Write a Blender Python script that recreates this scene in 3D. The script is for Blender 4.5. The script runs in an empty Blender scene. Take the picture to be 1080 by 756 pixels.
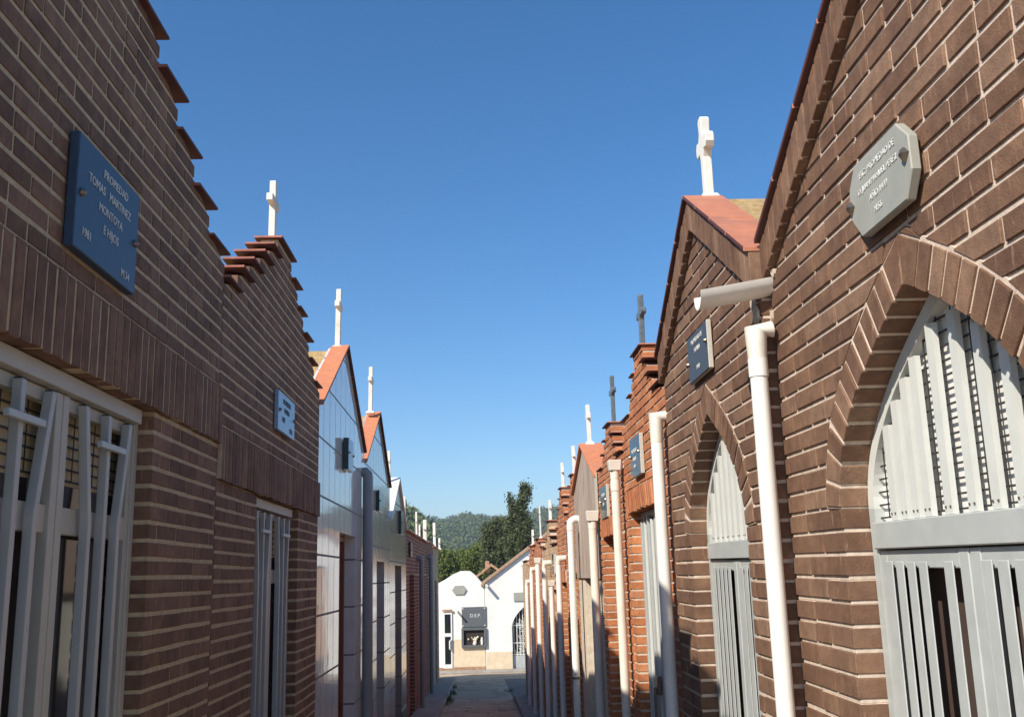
import bpy, bmesh, math, random
from mathutils import Vector, Matrix
random.seed(7)
R = math.radians
scene = bpy.context.scene
COL = scene.collection

# ------------------------------------------------------------------ camera
cd = bpy.data.cameras.new("camera"); cam = bpy.data.objects.new("camera", cd); COL.objects.link(cam)
F_PX = 1036.9069
cd.sensor_width = 36.0; cd.lens = 36.0 * F_PX / 1080.0; cd.clip_start = 0.05; cd.clip_end = 5000
def _axes():
    a = Vector((504 - 540.0, -(607 - 378.0), -F_PX)).normalized()
    b = Vector((407 - 540.0, -(-4338 - 378.0), -F_PX)).normalized()
    r = a.cross(b)
    return r, a, b
_r, _a, _b = _axes()
M = Matrix(((_r.x, _r.y, _r.z), (_a.x, _a.y, _a.z), (_b.x, _b.y, _b.z)))
EYE = Vector((0, 0, 1.6))
cam.matrix_world = Matrix.Translation(EYE) @ M.to_4x4()
scene.camera = cam

# ------------------------------------------------------------------ light
SUN_AZ = 45.0      # degrees between the sun's heading and the +X axis (it shines towards +X +Y)
SUN_EL = 38.0
w = bpy.data.worlds.new("World"); scene.world = w; w.use_nodes = True
nt = w.node_tree; bg = nt.nodes["Background"]
sky = nt.nodes.new("ShaderNodeTexSky"); sky.sky_type = 'NISHITA'; sky.sun_disc = False
sky.sun_elevation = R(SUN_EL); sky.sun_rotation = R(180 + 90 - SUN_AZ)
sky.altitude = 300; sky.air_density = 1.0; sky.dust_density = 0.25; sky.ozone_density = 4.0
hs = nt.nodes.new("ShaderNodeHueSaturation"); hs.inputs['Saturation'].default_value = 1.26
nt.links.new(sky.outputs[0], hs.inputs['Color']); nt.links.new(hs.outputs[0], bg.inputs[0]); bg.inputs[1].default_value = 0.125
sl = bpy.data.lights.new("sun", 'SUN'); sl.energy = 5.0; sl.angle = R(0.53); sl.color = (1.0, 0.93, 0.82)
sun = bpy.data.objects.new("sun", sl); COL.objects.link(sun)
_d = Vector((math.cos(R(SUN_EL)) * math.cos(R(SUN_AZ)), math.cos(R(SUN_EL)) * math.sin(R(SUN_AZ)), -math.sin(R(SUN_EL))))
sun.rotation_euler = _d.to_track_quat('-Z', 'Y').to_euler()
vs = scene.view_settings
vs.view_transform = 'Standard'; vs.look = 'None'; vs.exposure = 0.32; vs.gamma = 1.0; vs.use_curve_mapping = False

# ------------------------------------------------------------------ materials
class NM:
    def __init__(s, name):
        s.m = bpy.data.materials.new(name); s.m.use_nodes = True
        s.t = s.m.node_tree; s.b = s.t.nodes["Principled BSDF"]
    def n(s, typ, **kw):
        nd = s.t.nodes.new(typ)
        for k, v in kw.items():
            if hasattr(nd, k): setattr(nd, k, v)
            else: nd.inputs[k].default_value = v
        return nd
    def l(s, a, b): s.t.links.new(a, b)
    def coord(s): return s.n("ShaderNodeTexCoord").outputs['Object']
    def noise(s, scale, detail=4, rough=0.6, vec=None):
        nd = s.n("ShaderNodeTexNoise"); nd.inputs['Scale'].default_value = scale
        nd.inputs['Detail'].default_value = detail; nd.inputs['Roughness'].default_value = rough
        s.l(vec if vec else s.coord(), nd.inputs['Vector']); return nd.outputs[0]
    def ramp(s, fac, stops):
        nd = s.n("ShaderNodeValToRGB"); e = nd.color_ramp.elements
        while len(e) < len(stops): e.new(0.5)
        for i, (p, c) in enumerate(stops): e[i].position = p; e[i].color = (*c, 1)
        s.l(fac, nd.inputs[0]); return nd.outputs[0]
    def mix(s, fac, a, b, mode='MIX'):
        nd = s.n("ShaderNodeMix"); nd.data_type = 'RGBA'; nd.blend_type = mode
        if isinstance(fac, (int, float)): nd.inputs[0].default_value = fac
        else: s.l(fac, nd.inputs[0])
        for i, x in ((6, a), (7, b)):
            if isinstance(x, tuple): nd.inputs[i].default_value = (*x, 1)
            else: s.l(x, nd.inputs[i])
        return nd.outputs[2]
    def bump(s, h, strength=0.3, dist=0.01):
        nd = s.n("ShaderNodeBump"); nd.inputs['Strength'].default_value = strength; nd.inputs['Distance'].default_value = dist
        s.l(h, nd.inputs['Height']); s.l(nd.outputs[0], s.b.inputs['Normal'])
    def col(s, c):
        if isinstance(c, tuple): s.b.inputs['Base Color'].default_value = (*c, 1)
        else: s.l(c, s.b.inputs['Base Color'])
    def rough(s, r, spec=None, metal=None):
        s.b.inputs['Roughness'].default_value = r
        if spec is not None: s.b.inputs['Specular IOR Level'].default_value = spec
        if metal is not None: s.b.inputs['Metallic'].default_value = metal

def brick_mat(name, c0, c1, c2, c3, speck=0.25, bump=0.5):
    k = NM(name)
    isl = k.n("ShaderNodeNewGeometry").outputs['Random Per Island']
    c = k.ramp(isl, [(0.0, c0), (0.35, c1), (0.75, c2), (1.0, c3)])
    n1 = k.noise(22, 5, 0.65); n2 = k.noise(190, 3, 0.7)
    c = k.mix(k.ramp(n1, [(0.35, (0, 0, 0)), (0.7, (1, 1, 1))]), c, k.mix(1.0, c, (0.72, 0.70, 0.70), 'MULTIPLY'))
    dk = k.ramp(n2, [(0.26, (1, 1, 1)), (0.36, (0, 0, 0))])
    c = k.mix(dk, c, k.mix(1.0, c, (1 - speck * 2, 1 - speck * 2, 1 - speck * 2), 'MULTIPLY'))
    # pale lime bloom on patches of the wall
    bl = k.ramp(k.noise(2.3, 5, 0.7), [(0.55, (0, 0, 0)), (0.85, (0.35, 0.35, 0.35))])
    c = k.mix(bl, c, tuple(min(1, x * 1.4 + 0.03) for x in c3))
    # mortar smears and sand-faced streaks
    mp = k.n("ShaderNodeMapping"); mp.inputs['Scale'].default_value = (40, 40, 7); k.l(k.coord(), mp.inputs[0])
    st = k.ramp(k.noise(1.0, 4, 0.7, mp.outputs[0]), [(0.60, (0, 0, 0)), (0.72, (.55, .55, .55))])
    c = k.mix(st, c, tuple(min(1, x * 1.5 + 0.05) for x in c3))
    pt = k.ramp(k.noise(4.5, 5, 0.75), [(0.40, (.80, .78, .80)), (0.62, (1.12, 1.1, 1.06))])
    c = k.mix(1.0, c, pt, 'MULTIPLY')
    k.col(c); k.rough(0.82, 0.3)
    hn = k.n("ShaderNodeMath"); hn.operation = 'ADD'
    k.l(k.noise(60, 4, 0.7), hn.inputs[0]); k.l(n2, hn.inputs[1])
    k.bump(hn.outputs[0], bump, 0.004)
    return k.m

def plain(name, c, rough=0.6, var=0.12, scale=8.0, metal=0.0, spec=0.5, bump=0.0, stain=None):
    k = NM(name)
    n1 = k.noise(scale, 5, 0.6)
    lo = tuple(x * (1 - var) for x in c); hi = tuple(min(1, x * (1 + var)) for x in c)
    cc = k.ramp(n1, [(0.3, lo), (0.7, hi)])
    if stain:
        st = k.ramp(k.noise(scale * 0.35, 6, 0.75), [(0.5, (0, 0, 0)), (0.75, (1, 1, 1))])
        cc = k.mix(st, cc, stain)
    k.col(cc); k.rough(rough, spec, metal)
    if bump: k.bump(k.noise(scale * 9, 4, 0.7), bump, 0.004)
    return k.m

MT = {}
MT['brick_l'] = brick_mat('brown_brick_left', (.190, .106, .066), (.222, .122, .076), (.250, .138, .087), (.29, .168, .108))
MT['brick_r'] = brick_mat('brown_brick_right', (.178, .097, .059), (.208, .116, .071), (.238, .135, .083), (.30, .185, .118))
MT['brick_o'] = brick_mat('orange_brick', (.46, .165, .068), (.54, .20, .083), (.60, .24, .10), (.66, .29, .14), 0.12, 0.3)
MT['brick_p'] = brick_mat('plum_brick', (.25, .105, .08), (.29, .12, .09), (.32, .135, .10), (.36, .16, .12), 0.12, 0.3)
MT['brick_y'] = brick_mat('cream_brick', (.55, .36, .20), (.60, .40, .23), (.64, .44, .27), (.68, .50, .32), 0.1, 0.3)
MT['mortar_l'] = plain('mortar_tan', (.54, .42, .27), 0.95, 0.2, 30, bump=0.6)
MT['mortar_r'] = plain('mortar_pale', (.66, .53, .42), 0.95, 0.2, 30, bump=0.6)
MT['mortar_o'] = plain('mortar_cream', (.62, .50, .38), 0.95, 0.15, 30, bump=0.5)
MT['tile'] = plain('red_clay_tile', (.50, .19, .105), 0.7, 0.14, 14, bump=0.3, stain=(.36, .16, .11))
MT['tile_shade'] = plain('maroon_tile_shade', (.10, .035, .030), 0.7, 0.2, 14)  # shade painted as dark maroon on the fronts and undersides of coping slabs
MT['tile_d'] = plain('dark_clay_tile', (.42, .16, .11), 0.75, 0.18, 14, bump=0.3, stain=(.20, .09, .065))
MT['tile_o'] = plain('orange_clay_tile', (.62, .22, .10), 0.7, 0.12, 14, bump=0.25, stain=(.50, .22, .13))
MT['lichen'] = plain('lichen_roof', (.46, .30, .12), 0.95, 0.45, 30, bump=1.0, stain=(.40, .34, .24))
MT['stone'] = plain('white_stone', (.78, .74, .66), 0.7, 0.06, 12, bump=0.15, stain=(.62, .56, .46))
MT['darkstone'] = plain('dark_stone', (.13, .15, .16), 0.35, 0.3, 60)
MT['pvc'] = plain('cream_pvc', (.86, .83, .76), 0.45, 0.05, 6, stain=(.78, .73, .64))
MT['pvc_old'] = plain('weathered_pvc', (.76, .71, .61), 0.55, 0.08, 9, stain=(.64, .58, .48))
MT['pvc_grey'] = plain('grey_pvc', (.27, .265, .27), 0.45, 0.06, 9)
MT['gate_grey'] = plain('gate_grey_paint', (.45, .47, .45), 0.42, 0.07, 10, spec=0.5, stain=(.54, .555, .53))
MT['gate_white'] = plain('gate_white_paint', (.66, .67, .62), 0.45, 0.05, 12)
MT['gate_blue'] = plain('gate_bluegrey_paint', (.42, .42, .40), 0.42, 0.05, 10)
MT['frame_cream'] = plain('frame_cream_paint', (.48, .455, .39), 0.5, 0.06, 6)
MT['wire'] = plain('dark_wire', (.03, .03, .03), 0.6, 0.1, 20)
MT['blind'] = plain('white_blind', (.82, .80, .76), 0.7, 0.03, 5)
MT['blind_c'] = plain('cream_blind', (.58, .47, .29), 0.7, 0.08, 5)
MT['dark'] = plain('dark_interior', (.035, .025, .02), 0.7, 0.2, 5)
MT['brown'] = plain('brown_interior', (.075, .05, .04), 0.6, 0.2, 5)
MT['wood'] = plain('brown_door', (.24, .075, .04), 0.35, 0.25, 5)
MT['glass'] = plain('dark_glass', (.015, .02, .022), 0.05, 0.1, 5, spec=0.9)
MT['glass_gate'] = plain('dim_glass', (.035, .03, .03), 0.06, 0.1, 5, spec=0.8)
MT['metal'] = plain('bolt_steel', (.26, .22, .18), 0.35, 0.2, 50, metal=0.8)
MT['letter'] = plain('letter_paint', (.70, .70, .66), 0.6, 0.05, 20)
MT['letter_dark'] = plain('letter_dark_paint', (.03, .035, .05), 0.6, 0.05, 20)
MT['pl_blue'] = plain('blue_slate', (.040, .072, .118), 0.45, 0.12, 60)
MT['pl_sky'] = plain('pale_blue_marble', (.27, .38, .50), 0.3, 0.15, 70)
MT['pl_grey'] = plain('grey_marble', (.37, .365, .31), 0.5, 0.10, 9, stain=(.29, .30, .27))
MT['pl_gran'] = plain('speckled_granite', (.065, .08, .10), 0.45, 0.6, 300, spec=.3)
MT['pl_edge'] = plain('cut_granite_edge', (.52, .48, .41), 0.8, 0.25, 200)
MT['pl_dark'] = plain('polished_dark_granite', (.025, .035, .04), 0.22, 0.5, 200, spec=.35)
MT['body'] = plain('side_render', (.55, .48, .38), 0.9, 0.12, 3, bump=0.3)
MT['white'] = plain('limewash', (.82, .80, .75), 0.85, 0.03, 2, bump=0.3, stain=(.70, .665, .59))
MT['beige'] = plain('beige_tiles', (.72, .58, .40), 0.6, 0.10, 6)
MT['roof_t'] = plain('old_roof_tile', (.40, .25, .15), 0.9, 0.3, 9, bump=0.6)
MT['bark'] = plain('bark', (.10, .07, .045), 0.95, 0.3, 12, bump=0.8)
MT['trim'] = plain('green_stone_trim', (.06, .075, .07), 0.25, 0.4, 60)

def tile_mat(name, base, alt, joint, bw, bh, off, rough=0.06, spec=0.9, vein=0.0):
    k = NM(name)
    tc = k.coord(); sp = k.n("ShaderNodeSeparateXYZ"); k.l(tc, sp.inputs[0])
    cb = k.n("ShaderNodeCombineXYZ"); k.l(sp.outputs[1], cb.inputs[0]); k.l(sp.outputs[2], cb.inputs[1])
    br = k.n("ShaderNodeTexBrick"); br.offset = 0.0; br.squash = 1.0
    k.l(cb.outputs[0], br.inputs['Vector'])
    br.inputs['Scale'].default_value = 1.0; br.inputs['Brick Width'].default_value = bw; br.inputs['Row Height'].default_value = bh
    br.inputs['Mortar Size'].default_value = 0.008; br.inputs['Mortar Smooth'].default_value = 0.1
    br.inputs['Color1'].default_value = (*base, 1); br.inputs['Color2'].default_value = (*alt, 1); br.inputs['Mortar'].default_value = (*joint, 1)
    n = k.ramp(k.noise(7, 6, 0.7), [(0.35, (0.82, 0.82, 0.82)), (0.7, (1, 1, 1))])
    k.col(k.mix(1.0, br.outputs[0], n, 'MULTIPLY'))
    rr = k.n("ShaderNodeMath"); rr.operation = 'MULTIPLY_ADD'; k.l(br.outputs['Fac'], rr.inputs[0]); rr.inputs[1].default_value = 0.6; rr.inputs[2].default_value = rough
    k.l(rr.outputs[0], k.b.inputs['Roughness']); k.b.inputs['Specular IOR Level'].default_value = spec
    mx = k.n("ShaderNodeMath"); mx.operation = 'MULTIPLY_ADD'; k.l(br.outputs['Fac'], mx.inputs[0]); mx.inputs[1].default_value = -1.0
    nz = k.n("ShaderNodeMath"); nz.operation = 'MULTIPLY'; k.l(k.noise(3.0, 2, 0.5), nz.inputs[0]); nz.inputs[1].default_value = 1.2
    k.l(nz.outputs[0], mx.inputs[2]); k.bump(mx.outputs[0], 0.25, 0.004)
    return k.m
MT['tile_w'] = tile_mat('polished_white_tiles', (.88, .84, .78), (.84, .80, .75), (.14, .13, .12), .32, .44, 0)
MT['tile_c'] = tile_mat('polished_cream_tiles', (.58, .56, .50), (.53, .51, .46), (.16, .14, .12), .30, .42, 0, 0.09)
MT['tile_b'] = tile_mat('polished_brownish_tiles', (.34, .30, .25), (.38, .34, .29), (.12, .10, .09), .42, .42, 0, 0.12)
def streak_mat():
    k = NM('streaked_stone_cladding')
    mp = k.n("ShaderNodeMapping"); mp.inputs['Scale'].default_value = (30, 30, 2.2); k.l(k.coord(), mp.inputs[0])
    n = k.noise(1.0, 6, 0.75, mp.outputs[0])
    k.col(k.ramp(n, [(0.3, (.18, .13, .10)), (0.5, (.40, .30, .23)), (0.68, (.66, .57, .47))])); k.rough(0.85)
    k.bump(n, 0.5, 0.01); return k.m
MT['streak'] = streak_mat()
def leaf_mat(name, lo, hi):
    k = NM(name)
    isl = k.n("ShaderNodeNewGeometry").outputs['Random Per Island']
    n = k.noise(0.6, 3, 0.6)
    a = k.ramp(isl, [(0, lo), (1, hi)])
    k.col(k.mix(k.ramp(n, [(0.4, (0, 0, 0)), (0.65, (0.5, 0.5, 0.5))]), a, hi)); k.rough(0.7, 0.2)
    return k.m
MT['leaf_dark'] = leaf_mat('cypress_foliage', (.045, .060, .026), (.12, .135, .055))
MT['leaf_mid'] = leaf_mat('pine_foliage', (.065, .095, .022), (.17, .20, .05))
MT['leaf_far'] = leaf_mat('forest_foliage', (.060, .095, .030), (.15, .19, .065))
MT['weed'] = leaf_mat('weed_foliage', (.05, .06, .02), (.12, .13, .05))

# ------------------------------------------------------------------ builders
class MB:
    def __init__(s): s.v = []; s.f = []; s.m = []
    def prism(s, a, b, mi=0):
        """a, b: equal length lists of points (two ends)"""
        n = len(a); o = len(s.v)
        s.v += [tuple(p) for p in a] + [tuple(p) for p in b]
        s.f.append(list(range(o, o + n))); s.m.append(mi)
        s.f.append(list(range(o + 2 * n - 1, o + n - 1, -1))); s.m.append(mi)
        for i in range(n):
            j = (i + 1) % n
            s.f.append([o + i, o + n + i, o + n + j, o + j]); s.m.append(mi)
    def box(s, x0, x1, y0, y1, z0, z1, mi=0):
        s.prism([(x0, y0, z0), (x1, y0, z0), (x1, y1, z0), (x0, y1, z0)], [(x0, y0, z1), (x1, y0, z1), (x1, y1, z1), (x0, y1, z1)], mi)
    def tube(s, pts, r, n=14, mi=0, cap=True):
        """swept round tube through points"""
        rings = []
        pts = [Vector(p) for p in pts]
        rr = r if isinstance(r, (list, tuple)) else [r] * len(pts)
        up = None
        for i, p in enumerate(pts):
            t = (pts[min(i + 1, len(pts) - 1)] - pts[max(i - 1, 0)]).normalized()
            if up is None:
                up = t.orthogonal().normalized()
            up = (up - t * up.dot(t)).normalized(); sd = t.cross(up)
            rings.append([p + (up * math.cos(2 * math.pi * k / n) + sd * math.sin(2 * math.pi * k / n)) * rr[i] for k in range(n)])
        o = len(s.v)
        for g in rings: s.v += [tuple(q) for q in g]
        for i in range(len(rings) - 1):
            for k in range(n):
                k2 = (k + 1) % n
                s.f.append([o + i * n + k, o + i * n + k2, o + (i + 1) * n + k2, o + (i + 1) * n + k]); s.m.append(mi)
        if cap:
            s.f.append([o + k for k in range(n)][::-1]); s.m.append(mi)
            s.f.append([o + (len(rings) - 1) * n + k for k in range(n)]); s.m.append(mi)
    def build(s, name, mats, parent=None, smooth=False, bevel=0, recalc=True):
        me = bpy.data.meshes.new(name)
        org = wloc(parent)
        me.from_pydata([(v[0] - org.x, v[1] - org.y, v[2] - org.z) for v in s.v], [], s.f)
        mats = mats if isinstance(mats, (list, tuple)) else [mats]
        for m in mats: me.materials.append(MT[m] if isinstance(m, str) else m)
        me.polygons.foreach_set('material_index', s.m)
        if recalc:
            bm = bmesh.new(); bm.from_mesh(me); bmesh.ops.recalc_face_normals(bm, faces=bm.faces); bm.to_mesh(me); bm.free()
        if smooth: me.shade_smooth()
        o = bpy.data.objects.new(name, me); COL.objects.link(o)
        if parent: o.parent = parent
        WL[o.name] = org.copy()
        if bevel:
            b = o.modifiers.new('bevel', 'BEVEL'); b.width = bevel; b.segments = 1; b.limit_method = 'ANGLE'; b.angle_limit = R(40)
        if smooth and not bevel:
            try: me.set_sharp_from_angle(angle=R(40))
            except Exception: pass
        return o
WL = {}
def wloc(o):
    if o is None: return Vector((0, 0, 0))
    return WL[o.name]
def thing(name, label, cat, loc, group=None):
    o = bpy.data.objects.new(name, None); COL.objects.link(o); o.location = loc; o.empty_display_size = 0.2
    WL[o.name] = Vector(loc); o['label'] = label; o['category'] = cat
    if group: o['group'] = group
    return o
def tag(o, label, cat, group=None):
    o['label'] = label; o['category'] = cat
    if group: o['group'] = group
    return o
def struct(o): o['kind'] = 'structure'; return o
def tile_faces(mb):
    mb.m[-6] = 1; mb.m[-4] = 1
def recenter(o, c):
    """give a top-level mesh its origin at c"""
    c = Vector(c); o.data.transform(Matrix.Translation(-c)); o.location = c; WL[o.name] = c; return o

def ground_z(y): return -0.046 * max(-8, min(y, 60))

class Facade:
    """u along the lane, z up, d into the building; side=+1 left row (faces +X), -1 right row (faces -X)"""
    def __init__(s, side, xp): s.s = side; s.x = xp
    def p(s, u, z, d): return (s.x - s.s * d, u, z)
    def prism(s, mb, poly, d0, d1, mi=0): mb.prism([s.p(u, z, d0) for u, z in poly], [s.p(u, z, d1) for u, z in poly], mi)
    def box(s, mb, u0, u1, z0, z1, d0, d1, mi=0): s.prism(mb, [(u0, z0), (u1, z0), (u1, z1), (u0, z1)], d0, d1, mi)

def arch_curve(hw, zs, h, k=1.0, n=14):
    """half curve (du, z) from springing to apex"""
    return [(hw * ((1 - t) + k * t * (1 - t)), zs + h * t) for t in [i / n for i in range(n + 1)]]
def offset_curve(c, d):
    out = []
    for i, (u, z) in enumerate(c):
        a = c[max(0, i - 1)]; b = c[min(len(c) - 1, i + 1)]
        tx, tz = b[0] - a[0], b[1] - a[1]; l = math.hypot(tx, tz)
        out.append((u + tz / l * d, z - tx / l * d))
    # meet at the centre line
    a, b = out[-2], out[-1]
    if d > 0 and out[-1][0] > 0 and abs(a[0] - b[0]) > 1e-6:
        out.append((0.0, b[1] + (b[1] - a[1]) * b[0] / (a[0] - b[0])))
    elif d < 0:
        o2 = [q for q in out if q[0] > 0]
        a, b = o2[-2], o2[-1]
        o2.append((0.0, b[1] + (b[1] - a[1]) * b[0] / (a[0] - b[0]))); out = o2
    return out
def interp_z(c, z, default):
    """du at height z on a curve listed by rising z"""
    if z <= c[0][1]: return default
    for a, b in zip(c, c[1:]):
        if a[1] <= z <= b[1] and b[1] > a[1]:
            return a[0] + (b[0] - a[0]) * (z - a[1]) / (b[1] - a[1])
    return 0.0

def brick_courses(fa, mb, z0, z1, bands, course=0.065, length=0.25, joint=0.014, depth=0.11, rec=0.0045, rnd=None, half=0.2, hj=.006):
    """bands(z) -> list of (lo, hi) intervals; bricks get material 0, mortar material 1"""
    rnd = rnd or random
    n = int(math.ceil((z1 - z0) / course - 1e-6)); 
    for i in range(n):
        a = z0 + i * course; b = min(a + course, z1)
        e = 1e-4
        B0 = bands(a + e); B1 = bands(b - e)
        if len(B0) != len(B1):
            Bm = bands((a + b) / 2); B0 = Bm if len(Bm) != len(B0) else B0; B1 = Bm if len(Bm) != len(B1) else B1
        off = (0 if i % 2 else length / 2) + rnd.uniform(-0.012, 0.012)
        for (l0, h0), (l1, h1) in zip(B0, B1):
            if h0 - l0 < 0.01 and h1 - l1 < 0.01: continue
            if h1 < l1: l1 = h1 = (l1 + h1) / 2
            if h0 < l0: l0 = h0 = (l0 + h0) / 2
            ei = 0.004
            fa.prism(mb, [(l0 + ei, a), (max(h0 - ei, l0 + ei), a), (max(h1 - ei, l1 + ei), b), (l1 + ei, b)], rec, depth - 0.003, 1)
            lo, hi = min(l0, l1), max(h0, h1)
            u = math.floor((lo - off) / length) * length + off
            bz0, bz1 = a + joint, b
            if bz1 - bz0 < 0.015: continue
            t0 = joint / course
            while u < hi:
                pieces = [(u, u + length)]
                if rnd.random() < half: pieces = [(u, u + length / 2), (u + length / 2, u + length)]
                for p0, p1 in pieces:
                    q0, q1 = p0 + hj, p1 - hj
                    lz = l0 + (l1 - l0) * t0; hz = h0 + (h1 - h0) * t0
                    if p1 - max(lz, l1) < .05 or min(hz, h1) - p0 < .05:
                        if max(hz, h1) - max(lz, l1) > .12 and abs(lz - l1) < .02 and abs(hz - h1) < .02: continue
                    if abs(lz - l1) < .02 and p0 - lz < .05: q0 = min(lz, l1)
                    if abs(hz - h1) < .02 and hz - p1 < .05: q1 = max(hz, h1)
                    a0, a1 = max(q0, lz), min(q1, hz); c0, c1 = max(q0, l1), min(q1, h1)
                    if a1 - a0 < 0.012 and c1 - c0 < 0.012: continue
                    if a1 < a0: a0 = a1 = min(max((a0 + a1) / 2, lz), hz)
                    if c1 < c0: c0 = c1 = min(max((c0 + c1) / 2, l1), h1)
                    dj = rnd.uniform(-0.003, 0.0); zj = rnd.uniform(-0.0015, 0.0015)
                    fa.prism(mb, [(a0, bz0 + zj), (a1, bz0 + zj), (c1, bz1 + zj - 0.0006), (c0, bz1 + zj - 0.0006)], dj, depth, 0)
                u += length

def soldier(fa, mb, u0, u1, z0, z1, w=0.066, proud=0.015, depth=0.11, rnd=random, slant=0.0):
    fa.box(mb, u0 + .003, u1 - .003, z0 + .004, z1 - .004, -proud + 0.0005, depth - 0.004, 1)
    n = int(round((u1 - u0) / w)); w = (u1 - u0) / n
    for i in range(n):
        a = u0 + i * w + 0.0075; b = u0 + (i + 1) * w - 0.0075; j = rnd.uniform(-.005, -.001); q = rnd.uniform(-.006, .006)
        fa.prism(mb, [(a, z0 + q), (b, z0 + q), (min(b + slant, u1), z1), (min(a + slant, u1 - .02), z1)], -proud + j, depth, 0)

def voussoirs(fa, mb, uc, curve, ring=0.12, w=0.062, depth=0.11, proud=0.004, rnd=random):
    for sg in (1, -1):
        # resample by arc length
        L = [0.0]
        for a, b in zip(curve, curve[1:]): L.append(L[-1] + math.hypot(b[0] - a[0], b[1] - a[1]))
        def at(s_):
            for i in range(len(L) - 1):
                if L[i + 1] >= s_ - 1e-9:
                    t = (s_ - L[i]) / (L[i + 1] - L[i]); a, b = curve[i], curve[i + 1]
                    tx, tz = b[0] - a[0], b[1] - a[1]; l = math.hypot(tx, tz)
                    i2 = min(i + 1, len(curve) - 2); a2, b2 = curve[i2], curve[i2 + 1]
                    return (a[0] + tx * t, a[1] + tz * t), (tz / l, -tx / l)
            a, b = curve[-2], curve[-1]; l = math.hypot(b[0] - a[0], b[1] - a[1])
            return b, ((b[1] - a[1]) / l, -(b[0] - a[0]) / l)
        n = int(L[-1] / w); ww = L[-1] / n
        for i in range(n):
            for kind in (0, 1):
                g = 0.0065 if kind == 0 else 0.0
                (p0, n0), (p1, n1) = at(i * ww + g), at((i + 1) * ww - g)
                r = ring if kind == 0 else ring + 0.010
                q0 = (p0[0] + n0[0] * r, p0[1] - (-n0[1]) * r); q1 = (p1[0] + n1[0] * r, p1[1] + n1[1] * r)
                q0 = (p0[0] + n0[0] * r, p0[1] + n0[1] * r)
                poly = [p0, q0, q1, p1]
                if kind == 1: poly = [(a + (.004 * n0[0]), b + .004 * n0[1]) for a, b in poly]
                if i == n - 1:
                    # last one closes against the centre line
                    top = (0.0, q1[1] + (q1[1] - q0[1]) * max(0, q1[0]) / max(1e-3, (q0[0] - q1[0])) if q0[0] > q1[0] else q1[1])
                    poly = [p0, q0, (max(q1[0], 0.0), q1[1]), (0.004 if kind == 0 else 0.0, top[1]), (0.004 if kind == 0 else 0.0, p1[1])]
                poly = [(uc + sg * max(a, 0.0), b) for a, b in poly]
                fa.prism(mb, poly, (-proud + rnd.uniform(-.002, .002)) if kind == 0 else 0.005 - proud, depth + (0.0 if kind == 0 else -0.003), kind)

def cross_part(parent, x, y, z0, h, bar_z, bar_w, t, mat, fancy=False, across='Y', bt=None):
    """stone cross; arms run along the lane (Y)"""
    bt = bt or t
    mb = MB()
    if not fancy:
        prof = [(-t / 2, 0), (t / 2, 0), (t / 2, bar_z - bt / 2), (bar_w / 2, bar_z - bt / 2), (bar_w / 2, bar_z + bt / 2), (t / 2, bar_z + bt / 2),
                (t / 2, h), (-t / 2, h), (-t / 2, bar_z + bt / 2), (-bar_w / 2, bar_z + bt / 2), (-bar_w / 2, bar_z - bt / 2), (-t / 2, bar_z - bt / 2)]
    else:
        e = t * 0.35
        prof = [(-t / 2, 0), (t / 2, 0), (t / 2, bar_z - bt), (t / 2 + e, bar_z - bt / 2), (bar_w / 2 - e, bar_z - bt / 2 - e * .4), (bar_w / 2, bar_z - bt / 4), (bar_w / 2, bar_z + bt / 4), (bar_w / 2 - e, bar_z + bt / 2 + e * .4), (t / 2 + e, bar_z + bt / 2),
                (t / 2, bar_z + bt), (t / 2 + e * .5, h - e), (t / 2 - e * .5, h), (-t / 2 + e * .5, h), (-t / 2 - e * .5, h - e), (-t / 2, bar_z + bt), (-t / 2 - e, bar_z + bt / 2), (-bar_w / 2 + e, bar_z + bt / 2 + e * .4), (-bar_w / 2, bar_z + bt / 4), (-bar_w / 2, bar_z - bt / 4), (-bar_w / 2 + e, bar_z - bt / 2 - e * .4), (-t / 2 - e, bar_z - bt / 2), (-t / 2, bar_z - bt)]
    dx = t * 0.42; lx, ly = random.uniform(-.02, .02), random.uniform(-.025, .025)
    mb.prism([(x - dx + lx * b, y + a + ly * b, z0 + b) for a, b in prof], [(x + dx + lx * b, y + a + ly * b, z0 + b) for a, b in prof])
    mb.prism([(x - t, y - t, z0 - .012), (x + t, y - t, z0 - .012), (x + t, y + t, z0 - .012), (x - t, y + t, z0 - .012)], [(x - t * .7, y - t * .7, z0 + .018), (x + t * .7, y - t * .7, z0 + .018), (x + t * .7, y + t * .7, z0 + .018), (x - t * .7, y + t * .7, z0 + .018)])
    return mb.build('cross', mat, parent, bevel=0.003)

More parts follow.
